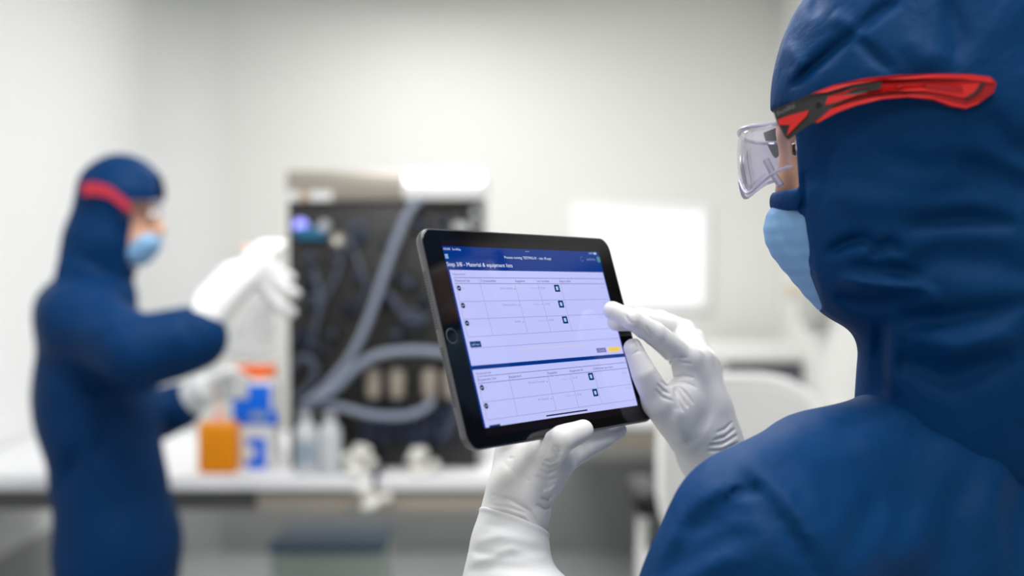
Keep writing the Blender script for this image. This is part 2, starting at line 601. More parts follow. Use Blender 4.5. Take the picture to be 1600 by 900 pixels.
for (lx, ly) in ((-1.2, 3.40), (-0.02, 3.42), (-1.45, 4.04), (-0.02, 4.04)):
    lg = box('leg', (lx - 0.025, ly - 0.025, 0.02), (lx + 0.025, ly + 0.025, ZB - 0.045), M['lightgrey'], t, 0.004)
    lathe('foot', (lx, ly, 0), (0, 0, 1), [(0, 0.03), (0.012, 0.03), (0.02, 0.012)], M['black'], lg)
box('crossbar', (-1.45, 4.02, 0.2), (-0.02, 4.06, 0.24), M['lightgrey'], t, 0.004)

# the machine
YM = 3.385
mx0, mx1 = P(447, 0, YM)[0], P(757, 0, YM)[0]
mz1 = 1.5 + (400 - 268) / F * YM
Zp = lambda y: 1.5 - (y - 400) / F * YM
t = thing('chromatography_machine', 'tall bench machine with black front panel, steel header and looping grey tubes', 'machine', ((mx0 + mx1) / 2, YM + 0.2, ZB))
YMB = YM + 0.42
box('housing', (mx0, YM + 0.03, ZB + 0.012), (mx1, YMB, mz1), M['lightgrey'], t, 0.006)
for sx in (mx0 + 0.05, mx1 - 0.05):
    for sy in (YM + 0.07, YMB - 0.05):
        lathe('foot', (sx, sy, ZB), (0, 0, 1), [(0, 0.018), (0.013, 0.016)], M['black'], t, 12)
fp = box('front_panel', (mx0 + 0.006, YM + 0.008, Zp(733)), (mx1 - 0.022, YM + 0.032, Zp(317)), M['black_panel'], t, 0.004)
hd = box('header', (mx0 + 0.003, YM - 0.014, Zp(316)), (mx1, YM + 0.032, mz1 + 0.002), M['steel'], t, 0.012, 3)
W = lambda x, y, o=0.0: np.array([(x - 800) / F * (YM - o), YM - o, 1.5 - (y - 400) / F * (YM - o)])


def mbox(name, x0, y0, x1, y1, o0, o1, m, parent=None, bevel=0.003):
    a, b = W(x0, y1), W(x1, y0)
    return box(name, (a[0], YM - o1, a[2]), (b[0], YM - o0, b[2]), m, parent or t, bevel)


def mknob(name, x, y, r, h, m, parent=None, prof=None, seg=20):
    c = W(x, y)
    r = r / F * YM
    return lathe(name, c + np.array([0, 0.012, 0]), (0, -1, 0), prof or [(0, r), (h * 0.7, r), (h, r * 0.85), (h, 0.0)], m, parent or t, seg)


# header print (white block lettering with an orange dot) and a glowing bar for the ceiling-light reflection at its right
def header_text(s, x0, x1, yb, cap, m, y_off=0.0145):
    me = text_mesh(s)
    co = np.empty(len(me.vertices) * 3); me.vertices.foreach_get('co', co); co = co.reshape(-1, 3)
    lo, hi = co.min(0), co.max(0)
    a, b = W(x0, yb), W(x1, yb - cap)
    co2 = np.stack([a[0] + (co[:, 0] - lo[0]) / (hi[0] - lo[0]) * (b[0] - a[0]), np.full(len(co), YM - y_off - 0.0008), a[2] + (co[:, 1] - lo[1]) / (hi[1] - lo[1]) * (b[2] - a[2])], 1)
    me.vertices.foreach_set('co', co2.ravel())
    return me


for x0, x1 in ((450, 471), (485, 521)):
    mbox('lettering', x0, 300, x1, 314, 0.0135, 0.0155, M['white_plastic'], hd, 0.001)
mbox('logo_dot', 474, 302, 482, 313, 0.0135, 0.0155, mat('amber_print', (220, 180, 130), 0.5), hd, 0.001)
glint_o = mbox('lamp_housing', 632, 268, 758, 313, 0.012, 0.05, M['white_plastic'], t, 0.006)  # white block and glowing bar form the painted reflection, not a fixture
mbox('light_bar', 636, 269, 756, 290, 0.048, 0.058, M['lamp'], glint_o, 0.004)
mbox('control_display', 464, 355, 512, 373, -0.006, 0.018, M['teal'])
mknob('status_light', 470, 353, 11, 0.026, M['led'])
mknob('valve_cap', 508, 353, 9.5, 0.035, M['lightgrey'])
k = mknob('valve', 530, 376, 11, 0.05, M['tan'])
mknob('valve_face', 530, 376, 6, 0.056, M['offwhite'], k)
mknob('valve', 545, 378, 8, 0.04, M['slate'])
random.seed(4)
# pump heads, valves and sensors spread over the black panel
for x, y, r, h, mk in [(560, 362, 17, 0.03, 'slate'), (486, 406, 10, 0.04, 'slate'), (486, 440, 12, 0.03, 'navy_fit'), (489, 470, 11, 0.035, 'slate'), (524, 402, 10, 0.03, 'black'),
                       (610, 378, 14, 0.03, 'black'), (655, 352, 15, 0.02, 'black'), (640, 440, 15, 0.03, 'black'), (600, 470, 12, 0.03, 'navy_fit'), (645, 500, 18, 0.03, 'slate'),
                       (560, 430, 12, 0.03, 'black'), (620, 520, 13, 0.04, 'black'), (545, 480, 14, 0.03, 'navy_fit'), (470, 530, 14, 0.03, 'navy_fit'), (520, 520, 12, 0.03, 'black'),
                       (620, 430, 10, 0.03, 'slate'), (500, 545, 8, 0.03, 'slate'), (660, 470, 10, 0.03, 'navy_fit'), (690, 345, 12, 0.02, 'black')]:
    kb = mknob('valve', x, y, r, h, M[mk])
    mknob('valve_face', x, y, r * 0.55, h + 0.008, M['black'] if mk != 'black' else M['slate'], kb, seg=14)
for x, y in ((742, 334), (745, 352)):
    kb = mknob('side_port', x, y, 12, 0.04, M['black'])
    mknob('port_ring', x, y - 2, 7, 0.048, M['lightgrey'], kb, seg=14)
mbox('side_sensor', 708, 348, 735, 362, -0.004, 0.03, M['lightgrey'])
# row of tan column heads with dark fittings hanging under them
for x in (583, 620, 671, 704):
    c0, c1 = W(x, 625, 0.035), W(x, 577, 0.035)
    hgt = c1[2] - c0[2]
    cb = lathe('column_head', c0, (0, 0, 1), [(0, 0.012), (0.01, 0.021), (hgt * 0.85, 0.024), (hgt, 0.016)], M['tan'], t)
    c2 = W(x, 690, 0.035)
    lathe('fitting', c2, (0, 0, 1), [(0, 0.008), (0.02, 0.016), (0.05, 0.016), (0.06, 0.01), (c0[2] - c2[2], 0.01)], M['navy_fit'], cb, 14)
for x, y0, y1 in ((572, 650, 712), (600, 650, 700), (655, 650, 725), (690, 640, 700), (640, 660, 700)):
    c0, c1 = W(x, y1, 0.03), W(x, y0, 0.03)
    lathe('filter_housing', c0, (0, 0, 1), [(0, 0.011), (0.02, 0.019), (c1[2] - c0[2] - 0.01, 0.019), (c1[2] - c0[2], 0.01)], M['navy_fit'], t, 14)
TB = M['tubing']
tube('tubing', [W(657, 310, 0.05), W(637, 335, 0.07), W(610, 400, 0.08), W(575, 500, 0.085), W(545, 560, 0.085), W(508, 605, 0.08), W(478, 632, 0.06), W(470, 645, 0.03)], 0.0125, TB, t)
tube('tubing', [W(470, 650, 0.04), W(482, 628, 0.07), W(520, 610, 0.09), W(555, 575, 0.095), W(590, 555, 0.09), W(640, 548, 0.08), W(690, 552, 0.07), W(730, 566, 0.03)], 0.0135, TB, t)
tube('tubing', [W(478, 640, 0.03), W(500, 632, 0.06), W(535, 638, 0.08), W(585, 650, 0.085), W(635, 650, 0.08), W(668, 636, 0.06), W(676, 620, 0.03)], 0.012, TB, t)
tube('tubing', [W(455, 575, 0.02), W(470, 560, 0.05), W(488, 565, 0.06), W(490, 590, 0.06), W(475, 612, 0.05), W(456, 622, 0.02)], 0.010, M['slate'], t)
tube('tubing', [W(490, 420, 0.03), W(500, 470, 0.06), W(490, 520, 0.06), W(478, 560, 0.02)], 0.007, M['slate'], t)
tube('tubing', [W(535, 385, 0.04), W(525, 430, 0.06), W(500, 480, 0.06), W(490, 540, 0.02)], 0.006, M['slate'], t)
tube('tubing', [W(590, 440, 0.03), W(615, 470, 0.06), W(640, 500, 0.06), W(668, 495, 0.03)], 0.008, M['slate'], t)
tube('tubing', [W(700, 610, 0.03), W(715, 640, 0.06), W(700, 670, 0.06), W(680, 690, 0.02)], 0.009, M['slate'], t)
tube('tubing', [W(560, 480, 0.03), W(572, 455, 0.06), W(566, 425, 0.06), W(550, 385, 0.03)], 0.006, M['slate'], t)

# white clamp fittings: on the bench and hanging from its edge by a dark tube
def clamp(px, py, d, label, s=1.0, tilt=0.0):
    c = P(px, py, d)
    c[2] = max(c[2], ZB) if d > YB0 else c[2]
    tt = thing('clamp_fitting', label, 'fitting', c, 'white clamp fittings by the machine')
    r = 0.028 * s
    ax = (math.sin(tilt), -0.2, math.cos(tilt))
    lathe('body', c, ax, [(0, r), (0.012 * s, r * 1.15), (0.02 * s, r * 0.6), (0.045 * s, r * 0.55), (0.05 * s, r * 0.9), (0.065 * s, r * 0.8)], M['offwhite'], tt)
    lathe('wing_nut', c + np.array([0.03 * s, -0.012, 0.02 * s]), (1, 0, 0.4), [(0, 0.012 * s), (0.02 * s, 0.014 * s), (0.024 * s, 0.006 * s)], M['offwhite'], tt, 12)
    lathe('spout', c + np.array([0, -0.008, 0.025 * s]), (-0.7, -0.3, 0.5), [(0, 0.013 * s), (0.035 * s, 0.011 * s)], M['offwhite'], tt, 12)
    return tt, c


clamp(556, 738, 3.33, 'white plastic clamp fitting on the bench beside the two milky bottles', 1.25, 0.3)
clamp(655, 741, 3.33, 'white cone shaped clamp fitting on the bench below the middle of the machine', 1.15, 0.0)
tt, c = clamp(582, 790, 3.25, 'white clamp fitting hanging over the front edge of the bench', 1.1, -0.4)
tube('hose', [W(590, 720, 0.02), np.array([c[0] + 0.02, 3.33, ZB + 0.03]), np.array([c[0] + 0.01, 3.272, ZB + 0.02]), np.array([c[0], 3.262, ZB - 0.02]), c + np.array([0, 0, 0.06])], 0.008, M['navy_fit'], tt)

# two milky bottles
for i, (px, lab) in enumerate(((479, 'milky plastic bottle with pale blue label in front of the machine'), (516, 'plain milky plastic bottle beside the labelled one in front of the machine'))):
    d = 3.332
    c = P(px, 735, d); c[2] = ZB
    b = thing('sample_bottle', lab, 'bottle', c, 'milky bottles by the machine')
    lathe('bottle', c, (0, 0, 1), [(0, 0.03), (0.006, 0.035), (0.12, 0.035), (0.14, 0.03), (0.152, 0.017), (0.165, 0.017)], M['bottle'], b)
    lathe('cap', c + np.array([0, 0, 0.16]), (0, 0, 1), [(0, 0.019), (0.02, 0.019), (0.022, 0.015)], M['lightgrey'], b)
    if i == 0:
        bmx = bmesh.new()
        vs = [[bmx.verts.new((c[0] + 0.0356 * math.sin(a), c[1] - 0.0356 * math.cos(a), c[2] + z)) for a in np.linspace(-0.9, 0.9, 9)] for z in (0.035, 0.10)]
        for k in range(8):
            bmx.faces.new((vs[0][k], vs[0][k + 1], vs[1][k + 1], vs[1][k]))
        link('label', mesh_of(bmx), M['liquid_label'], b)

# orange wash bottle
d = 3.345
c = P(343, 732, d); c[2] = ZB
t = thing('wash_bottle', 'squat orange wash bottle with pale peach nozzle on the bench', 'bottle', c)
bmx = bm_box((c[0] - 0.060, c[1] - 0.035, ZB), (c[0] + 0.060, c[1] + 0.035, ZB + 0.155), 0.02, 4)
link('bottle', mesh_of(bmx, auto=False), M['orange'], t)
lathe('nozzle', c + np.array([0, 0, 0.15]), (0, 0, 1), [(0, 0.022), (0.012, 0.022), (0.016, 0.012), (0.04, 0.011), (0.048, 0.006)], M['pink'], t)
tube('spout', [c + np.array([0, 0, 0.185]), c + np.array([0, 0, 0.205]), c + np.array([-0.02, 0, 0.21])], 0.005, M['pink'], t)

# white canister with blue labels and an orange spray head
d = 3.45
c = P(402, 735, d); c[2] = ZB
t = thing('spray_canister', 'white canister with blue labels and an orange spray head on the bench', 'canister', c)
link('canister', mesh_of(bm_box((c[0] - 0.068, c[1] - 0.045, ZB), (c[0] + 0.068, c[1] + 0.045, ZB + 0.275), 0.02, 4), auto=False), M['white_plastic'], t)
zc = lambda y: 1.5 - (y - 400) / F * (d - 0.045)
xc = lambda x: (x - 800) / F * (d - 0.045)
lb = box('label', (xc(364), c[1] - 0.0475, zc(664)), (xc(424), c[1] - 0.043, zc(600)), M['blue_label'], t, 0.002)
box('label_print', (xc(392), c[1] - 0.0485, zc(655)), (xc(418), c[1] - 0.047, zc(644)), M['liquid_label'], lb)
box('label', (xc(424), c[1] - 0.0478, zc(664)), (xc(434), c[1] - 0.040, zc(642)), M['blue_label'], t, 0.002)
lb = box('label', (xc(386), c[1] - 0.0478, zc(733)), (xc(416), c[1] - 0.043, zc(684)), M['blue_label'], t, 0.002)
lathe('label_emblem', np.array([xc(391), c[1] - 0.047, zc(706)]), (0, -1, 0), [(0, 0.018), (0.0015, 0.018)], M['white_plastic'], lb)
lathe('collar', c + np.array([0.01, 0, 0.272]), (0, 0, 1), [(0, 0.03), (0.03, 0.028)], M['orange_red'], t)
sp = link('spray_head', mesh_of(bm_box((xc(372), c[1] - 0.018, zc(590)), (xc(428), c[1] + 0.018, zc(572)), 0.009, 3), auto=False), M['orange_red'], t)
link('nozzle', mesh_of(bm_box((xc(364), c[1] - 0.01, zc(582)), (xc(373), c[1] + 0.01, zc(572)), 0.003)), M['orange_red'], sp)
tube('trigger', [np.array([xc(385), c[1], zc(590)]), np.array([xc(377), c[1], zc(600)]), np.array([xc(374), c[1], zc(610)])], 0.006, M['orange_red'], sp)

# bin and jug under the bench
c = P(525, 850, 3.95)
t = thing('storage_bin', 'grey green plastic bin with dark blue lid under the bench', 'bin', (c[0], 3.95, 0))
bmx = bmesh.new()
link('bin_body', mesh_of(bm_box((c[0] - 0.19, 3.72, 0), (c[0] + 0.19, 4.0, 0.50), 0.02, 3)), M['bin'], t)
link('lid', mesh_of(bm_box((c[0] - 0.2, 3.71, 0.50), (c[0] + 0.2, 4.01, 0.53), 0.01, 2)), M['bin_lid'], t)
c = P(480, 892, 3.55)
t = thing('jug', 'cream plastic jug with round cap on the floor before the grey bin', 'jug', (c[0], 3.5, 0))
link('jug_body', mesh_of(bm_box((c[0] - 0.09, 3.42, 0), (c[0] + 0.09, 3.6, 0.40), 0.03, 3)), M['cream'], t)
lathe('cap', (c[0], 3.5, 0.39), (0, 0, 1), [(0, 0.03), (0.03, 0.028), (0.06, 0.026), (0.065, 0.02)], M['cream'], t)

# ------------------------------------------------------------------ far right: bench, printer, monitor, chair
YR0 = 4.43
t = thing('lab_desk', 'white desk with beige front along the far wall under the printer', 'desk', (0.8, 5.0, 0))
dx0 = P(880, 0, YR0)[0]
box('worktop', (dx0, YR0, ZB - 0.04), (XR - 0.015, YB - 0.015, ZB), M['bench'], t, 0.005)
box('apron', (dx0 + 0.02, YR0 + 0.02, ZB - 0.12), (XR - 0.03, YR0 + 0.045, ZB - 0.04), M['tan'], t, 0.003)
for lx, ly in ((0.72, YR0 + 0.08), (XR - 0.1, YR0 + 0.08), (0.86, YB - 0.1), (XR - 0.1, YB - 0.1)):
    box('leg', (lx - 0.025, ly - 0.025, 0), (lx + 0.025, ly + 0.025, ZB - 0.04), M['lightgrey'], t, 0.004)

d = 5.1
c = P(1196, 610, d)
px0, px1 = P(1117, 0, d)[0], P(1276, 0, d)[0]
t = thing('printer', 'white desktop printer with black slot on the desk by the right wall', 'printer', ((px0 + px1) / 2, d + 0.15, ZB))
zp = lambda y: 1.5 - (y - 400) / F * d
box('base', (px0, d, ZB), (px1, d + 0.34, ZB + 0.05), M['black'], t, 0.008)
box('paper_tray', (px0 + 0.06, d - 0.012, zp(594)), (px1 - 0.03, d + 0.05, zp(577)), M['printer_grey'], t, 0.004)
box('output_slot', (px0 + 0.01, d + 0.006, ZB + 0.05), (px1, d + 0.34, zp(566)), M['black'], t, 0.006)
link('top_cover', mesh_of(bm_box((px0 - 0.02, d - 0.01, zp(567)), (px1 - 0.05, d + 0.34, zp(538)), 0.02, 3)), M['white_plastic'], t)
box('side_panel', (px0 - 0.012, d + 0.002, ZB + 0.03), (px0 + 0.055, d + 0.33, zp(566)), M['lightgrey'], t, 0.006)

yw = YB - 0.03
zw = lambda y: 1.5 - (y - 400) / F * yw
xw = lambda x: (x - 800) / F * yw
t = thing('wall_monitor', 'bright white lit monitor in a pale frame on the far wall', 'monitor', (xw(1003), YB, zw(405)))
box('frame', (xw(893), yw, zw(488)), (xw(1112), YB, zw(318)), mat('monitor_frame_white', (252, 252, 252), 0.35), t, 0.01)
box('screen', (xw(911), yw - 0.004, zw(473)), (xw(1096), yw + 0.01, zw(333)), M['screen_white'], t, 0.004)

ys = P(1237, 0, 5.25)
def on_right(x, y):
    dd = XR * F / (x - 800)
    return dd, 1.5 - (y - 400) / F * dd
d0, z0 = on_right(1233, 464); d1, z1 = on_right(1264, 447)
t = box('wall_sign', (XR - 0.012, d1, z0 + 0.0), (XR, d0, z1 + 0.0), M['sign'], None, 0.002); tag(t, 'small beige sign plate on the right wall', 'sign')
d0, z0 = on_right(1277, 500); d1, z1 = on_right(1300, 478)
t = thing('soap_dispenser', 'grey box dispenser fixed to the right wall below the sign', 'dispenser', (XR, d0, z0))
box('case', (XR - 0.09, d1, z0), (XR, d0 - 0.02, z1 + 0.06), M['wallgrey'], t, 0.012, 3)
box('outlet', (XR - 0.08, d1 + 0.05, z0 - 0.05), (XR - 0.03, d1 + 0.15, z0), M['lightgrey'], t, 0.008)

# chair: pale rounded shell seen from behind, black arm pad to its left
d = 3.0
cx = P(1158, 0, d)[0]
zt = 1.5 - (590 - 400) / F * d
t = thing('lab_chair', 'pale grey swivel lab chair with rounded back and black arm pad', 'chair', (cx, d, 0))


def shell(p):
    q = p - np.array([cx, d, zt - 0.235], np.float32)
    X, Y, Z = q[:, 0], q[:, 1], q[:, 2]
    Yc = Y + 0.9 * X * X - 0.18 * Z * Z
    k = 4.0
    e = (np.abs(X / 0.222) ** 3 + np.abs(Z / 0.235) ** 3) ** (1 / 3) - 1
    return smax(e * 0.2, np.abs(Yc) - 0.016, 0.02)


link('backrest', sdf_mesh('backrest', shell, (cx - 0.26, d - 0.12, zt - 0.5), (cx + 0.26, d + 0.12, zt + 0.03), 0.007), M['chair_shell'], t)
rim = []
for a in np.linspace(0, 2 * math.pi, 49):
    X = 0.222 * np.sign(math.cos(a)) * abs(math.cos(a)) ** (2 / 3); Z = 0.235 * np.sign(math.sin(a)) * abs(math.sin(a)) ** (2 / 3)
    rim.append((cx + X, d - 0.9 * X * X + 0.18 * Z * Z - 0.008, zt - 0.235 + Z))
tube('rim', rim, 0.013, M['chair_rim'], t, smooth_path=False)
zs = zt - 0.66
link('seat', mesh_of(bm_box((cx - 0.23, d + 0.02, zs), (cx + 0.23, d + 0.46, zs + 0.07), 0.03, 4)), M['chair_shell'], t)
tube('back_post', [(cx, d + 0.03, zt - 0.25), (cx, d + 0.05, zt - 0.5), (cx, d + 0.12, zs + 0.01)], 0.022, M['black'], t)
for sx in (-1, 1):
    ax_ = cx + sx * 0.24
    tube('arm_post', [(cx + sx * 0.2, d + 0.2, zs + 0.01), (ax_, d + 0.2, zs + 0.03), (ax_, d + 0.2, zt - 0.38)], 0.016, M['chair_rim'], t)
    link('arm_pad', mesh_of(bm_box((ax_ - 0.04, d + 0.0, zt - 0.385), (ax_ + 0.04, d + 0.27, zt - 0.315), 0.022, 4)), M['black'], t)
lathe('gas_column', (cx, d + 0.24, 0.1), (0, 0, 1), [(0, 0.03), (0.25, 0.03), (0.251, 0.018), (zs - 0.1, 0.018)], M['chrome'], t)
for k in range(5):
    a = 2 * math.pi * k / 5 + 0.3
    e = np.array([cx + 0.29 * math.cos(a), d + 0.24 + 0.29 * math.sin(a), 0.075])
    lg = tube('leg', [(cx, d + 0.24, 0.13), (cx + 0.15 * math.cos(a), d + 0.24 + 0.15 * math.sin(a), 0.11), tuple(e)], [0.028, 0.022, 0.016], M['lightgrey'], t)
    lathe('caster', e + np.array([-0.02 * math.sin(a), 0.02 * math.cos(a), -0.045]), (math.sin(a), -math.cos(a), 0), [(0, 0.024), (0.005, 0.03), (0.035, 0.03), (0.04, 0.024)], M['black'], lg, 14)

# ------------------------------------------------------------------ tablet
TR = np.array([[0.6417, -0.23, 0.7317], [0.0015, 0.9543, 0.2987], [-0.767, -0.1906, 0.6127]])
TT = np.array([0.0289, -0.0366, -0.9277])
C2W = np.stack([RIGHT, UP, -FWD], 1)
TRW = C2W @ TR
TTW = CAM + C2W @ TT
TMW = Matrix([[*TRW[i], TTW[i]] for i in range(3)] + [[0, 0, 0, 1]])
TN = TRW[:, 2]


def on_tab(x, y, off):
    """the point in front of (off > 0) or behind the tablet face on the ray of a pixel"""
    d = FWD + (x - 800) / F * RIGHT + (450 - y) / F * UP
    o = TTW + TN * off
    s = ((o - CAM) @ TN) / (d @ TN)
    return CAM + d * s


tab = thing('tablet', 'dark framed tablet with a lit list screen held in gloved hands', 'tablet', mw=TMW)
HW, HH, TH = 0.1253, 0.0870, 0.0075


def rrect(w, h, r, n=8):
    out = []
    for cx_, cy_, a0 in ((w - r, h - r, 0), (-w + r, h - r, 90), (-w + r, -h + r, 180), (w - r, -h + r, 270)):
        for a in np.linspace(a0, a0 + 90, n):
            out.append((cx_ + r * math.cos(math.radians(a)), cy_ + r * math.sin(math.radians(a))))
    return out


def slab(name, w, h, r, prof, m, parent, cx_=0, cy_=0, n=8):
    """rounded rectangle swept through (inset, z) rings"""
    bm = bmesh.new()
    rings = [[bm.verts.new((cx_ + x, cy_ + y, z)) for x, y in rrect(w - i, h - i, max(r - i, 0.0002), n)] for i, z in prof]
    for a, b in zip(rings, rings[1:]):
        for k in range(len(a)):
            bm.faces.new((a[k], a[(k + 1) % len(a)], b[(k + 1) % len(a)], b[k]))
    bm.faces.new(rings[0][::-1]); bm.faces.new(rings[-1])
    return link(name, mesh_of(bm, name), m, parent, local=True)


M['alu'] = mat('space_grey_aluminium', (112, 112, 116), 0.32, 0.85)
M['bezel'] = mat('black_glass', (12, 12, 13), 0.09, spec=0.5)
slab('shell', HW, HH, 0.0125, [(0.0035, -TH), (0.0012, -TH + 0.0008), (0.0002, -TH + 0.0025), (0, -0.002), (0.0003, -0.0006), (0.0012, -0.0001)], M['alu'], tab)
gl = slab('front_glass', HW - 0.0013, HH - 0.0013, 0.0115, [(0, -0.0006), (0, 0.0), (0.0004, 0.0003)], M['bezel'], tab)
hb = slab('home_button', 0.0063, 0.0063, 0.00629, [(0, 0.0001), (0.0002, 0.00045), (0.0006, 0.0004)], mat('home_ring', (150, 150, 152), 0.15, 0.9), tab, -0.1157, 0.0006, 7)
slab('button_face', 0.0054, 0.0054, 0.00539, [(0, 0.0002), (0.0002, 0.0005)], M['bezel'], hb, -0.1157, 0.0006, 7)
bm = bmesh.new()
for side in (1, -1):
    for k in range(22):
        for zz in (-0.0030, -0.0050):
            bm_lathe((-HW - 0.00008, side * (0.052 - k * 0.0021), zz), (1, 0, 0), [(0, 0.0006), (0.0006, 0.0006)], 6, bm)
link('speaker_holes', mesh_of(bm), M['black'], tab, local=True); 
slab('volume_button', 0.011, 0.0011, 0.001, [(0, 0), (0, 0.0004)], M['alu'], tab, 0.0, 0.0).matrix_local = Matrix.Translation((0.05, HH, -0.0038)) @ Matrix.Rotation(-math.pi / 2, 4, 'X')

C_BG = printed('screen_off_band', (26, 20, 24), 0.6)
C_BLUE = printed('screen_blue', (0, 50, 132))
C_LAV = printed('screen_lavender', (190, 195, 250))
C_TXT = printed('screen_dark_text', (60, 58, 110))
C_LINE = printed('screen_line', (128, 128, 178))
C_GTXT = printed('screen_grey_text', (138, 138, 190))
C_FTXT = printed('screen_faint_text', (164, 165, 218))
C_WHITE = printed('screen_white_text', (225, 235, 255))
C_DOT = printed('screen_black_dot', (28, 22, 44))
C_BTN = printed('screen_navy_button', (8, 50, 110))
C_CYAN = printed('screen_pale_icon', (170, 205, 245))
C_YEL = printed('screen_yellow_button', (240, 205, 92))
C_GB = printed('screen_grey_button', (118, 120, 180))
C_YTXT = printed('screen_yellow_text', (214, 204, 200))
C_GRN = printed('screen_green_tab', (70, 140, 150))
mm = 0.001
scr = slab('screen', 0.1039, 0.07795, 0.0003, [(0, 0.0002), (0, 0.0004)], C_BG, tab, n=2)
ZL = [0.00042]


def rect(x0, y0, x1, y1, m, name='screen_block', lift=1, r=0.0):
    z = 0.00042 + 0.00003 * lift
    bm = bmesh.new()
    x0, x1, y0, y1 = x0 * mm, x1 * mm, y0 * mm, y1 * mm
    if r:
        pts = [((x0 + x1) / 2 + a, (y0 + y1) / 2 + b) for a, b in rrect((x1 - x0) / 2, (y1 - y0) / 2, r * mm, 5)]
    else:
        pts = [(x0, y0), (x1, y0), (x1, y1), (x0, y1)]
    bm.faces.new([bm.verts.new((a, b, z)) for a, b in pts])
    return link(name, mesh_of(bm, name), m, scr, smooth=False, local=True)


def word(s, x0, x1, yb, cap, m, lift=3, weight=0.0):
    """one line of print: left, right, baseline and capital height in mm"""
    me = text_mesh(s)
    co = np.empty(len(me.vertices) * 3); me.vertices.foreach_get('co', co); co = co.reshape(-1, 3)
    lo, hi = co.min(0), co.max(0)
    sx = (x1 - x0) / (hi[0] - lo[0])
    sy = cap / 0.69
    co = np.stack([(x0 + (co[:, 0] - lo[0]) * sx) * mm, (yb + co[:, 1] * sy) * mm, np.full(len(co), 0.00042 + 0.00003 * lift)], 1)
    me.vertices.foreach_set('co', co.ravel())
    return link('screen_text', me, m, scr, smooth=False, local=True)


def lines(segs, w, m, lift=2, name='table_lines'):
    bm = bmesh.new()
    z = 0.00042 + 0.00003 * lift
    for x0, y0, x1, y1 in segs:
        if abs(x1 - x0) > abs(y1 - y0):
            q = [(x0, y0 - w / 2), (x1, y1 - w / 2), (x1, y1 + w / 2), (x0, y0 + w / 2)]
        else:
            q = [(x0 - w / 2, y0), (x0 + w / 2, y0), (x1 + w / 2, y1), (x1 - w / 2, y1)]
        bm.faces.new([bm.verts.new((a * mm, b * mm, z)) for a, b in q])
    return link(name, mesh_of(bm, name), m, scr, smooth=False, local=True)


def disc(x, y, r, m, lift=3, name='screen_dot', seg=20):
    bm = bmesh.new()
    bm.faces.new([bm.verts.new(((x + r * math.cos(a)) * mm, (y + r * math.sin(a)) * mm, 0.00042 + 0.00003 * lift)) for a in np.linspace(0, 2 * math.pi, seg, endpoint=False)])
    return link(name, mesh_of(bm, name), m, scr, smooth=False, local=True)


rect(-103.9, -71.6, 103.6, 72.6, C_BLUE, 'app_background', 0)
rect(-101.9, -23.6, 102.4, 53.0, C_LAV, 'list_panel', 1)
rect(-101.9, -71.6, 103.2, -26.8, C_LAV, 'list_panel', 1)
word('10:05', -103.0, -95.6, 69.3, 1.7, C_WHITE); word('Sun 18 Sep', -93.2, -83.6, 69.3, 1.7, C_WHITE)
for dy in (-1.3, 0, 1.3):
    rect(-103.3, 64.1 + dy - 0.4, -99.7, 64.1 + dy + 0.4, C_CYAN, 'menu_bar', 2)
word('...', -3.0, 2.0, 70.2, 4.0, C_CYAN)
word('Process running: TESTPRG-01 - test 18 sept', -32.2, 30.3, 63.6, 2.3, C_WHITE)
word('Step 3/8 - Material & equipment lists', -103.4, -24.5, 56.1, 3.3, C_WHITE)
word('100%', 88, 95, 70.2, 1.7, C_CYAN); rect(95.6, 70.0, 99.6, 72.0, C_CYAN, 'battery_icon', 2, 0.5)
bm = bmesh.new()
for k in range(9):
    a0, a1 = 0.5 + k * 0.6, 0.5 + (k + 1) * 0.6
    bm.faces.new([bm.verts.new(((75.4 + r_ * math.cos(a)) * mm, (65.3 + r_ * math.sin(a)) * mm, 0.0005)) for r_, a in ((2.4, a0), (2.4, a1), (1.8, a1), (1.8, a0))])
link('refresh_icon', mesh_of(bm), printed('screen_icon_blue', (70, 115, 190)), scr, smooth=False, local=True)
word('admin', 82.6, 95.4, 64.2, 2.2, printed('screen_soft_text', (132, 160, 220)))
rect(98.6, 62.6, 103.4, 68.0, C_GRN, 'user_tab', 2, 0.8)
# upper table
word('Material list', -99.1, -85.0, 48.8, 1.6, C_TXT)
lines([(-98.7, 46.8, 101.0, 46.8), (-98.5, 42.0, 101.0, 42.0)], 0.42, printed('screen_rule', (96, 96, 148)))
lines([(-98.6, 46.8, -98.4, -1.0), (-70.0, 46.8, -69.2, -1.0)], 0.3, C_LINE)
lines([(-98.6, 27.4, 101.3, 27.4), (-98.6, 13.2, 101.3, 13.6), (-98.2, -1.0, 101.3, 0.2), (-27, 41, -25.6, 0), (3.4, 41, 4.6, 0), (34.6, 41, 34.2, 0), (-97.6, -10.0, 101.0, -9.4)], 0.3, C_LINE)
for s, a, b in (('Material list', -98.0, -81.2), ('Consumables', -68.5, -50.0), ('Supplier', -25.8, -12.8), ('Lot number', 3.1, 20.2), ('Expiry date', 34.1, 50.2)):
    word(s, a, b, 43.4, 1.9, C_TXT)


def row(y, n, s, x0, x1):
    disc(-95.8, y, 2.25, C_DOT); rect(-96.9, y - 0.32, -94.7, y + 0.32, C_CYAN, 'minus_sign', 4)
    word(n, -91.3, -90.5, y - 0.8, 1.6, C_FTXT)
    word(s, x0, x1 - 3.2, y - 1.0, 1.9, C_GTXT)


def drop(x, y, m):
    bm = bmesh.new()
    bm.faces.new([bm.verts.new(((x + a) * mm, (y + b) * mm, 0.0005)) for a, b in ((-0.9, 0.6), (0, -0.7), (0.9, 0.6))])
    link('drop_arrow', mesh_of(bm), m, scr, smooth=False, local=True)


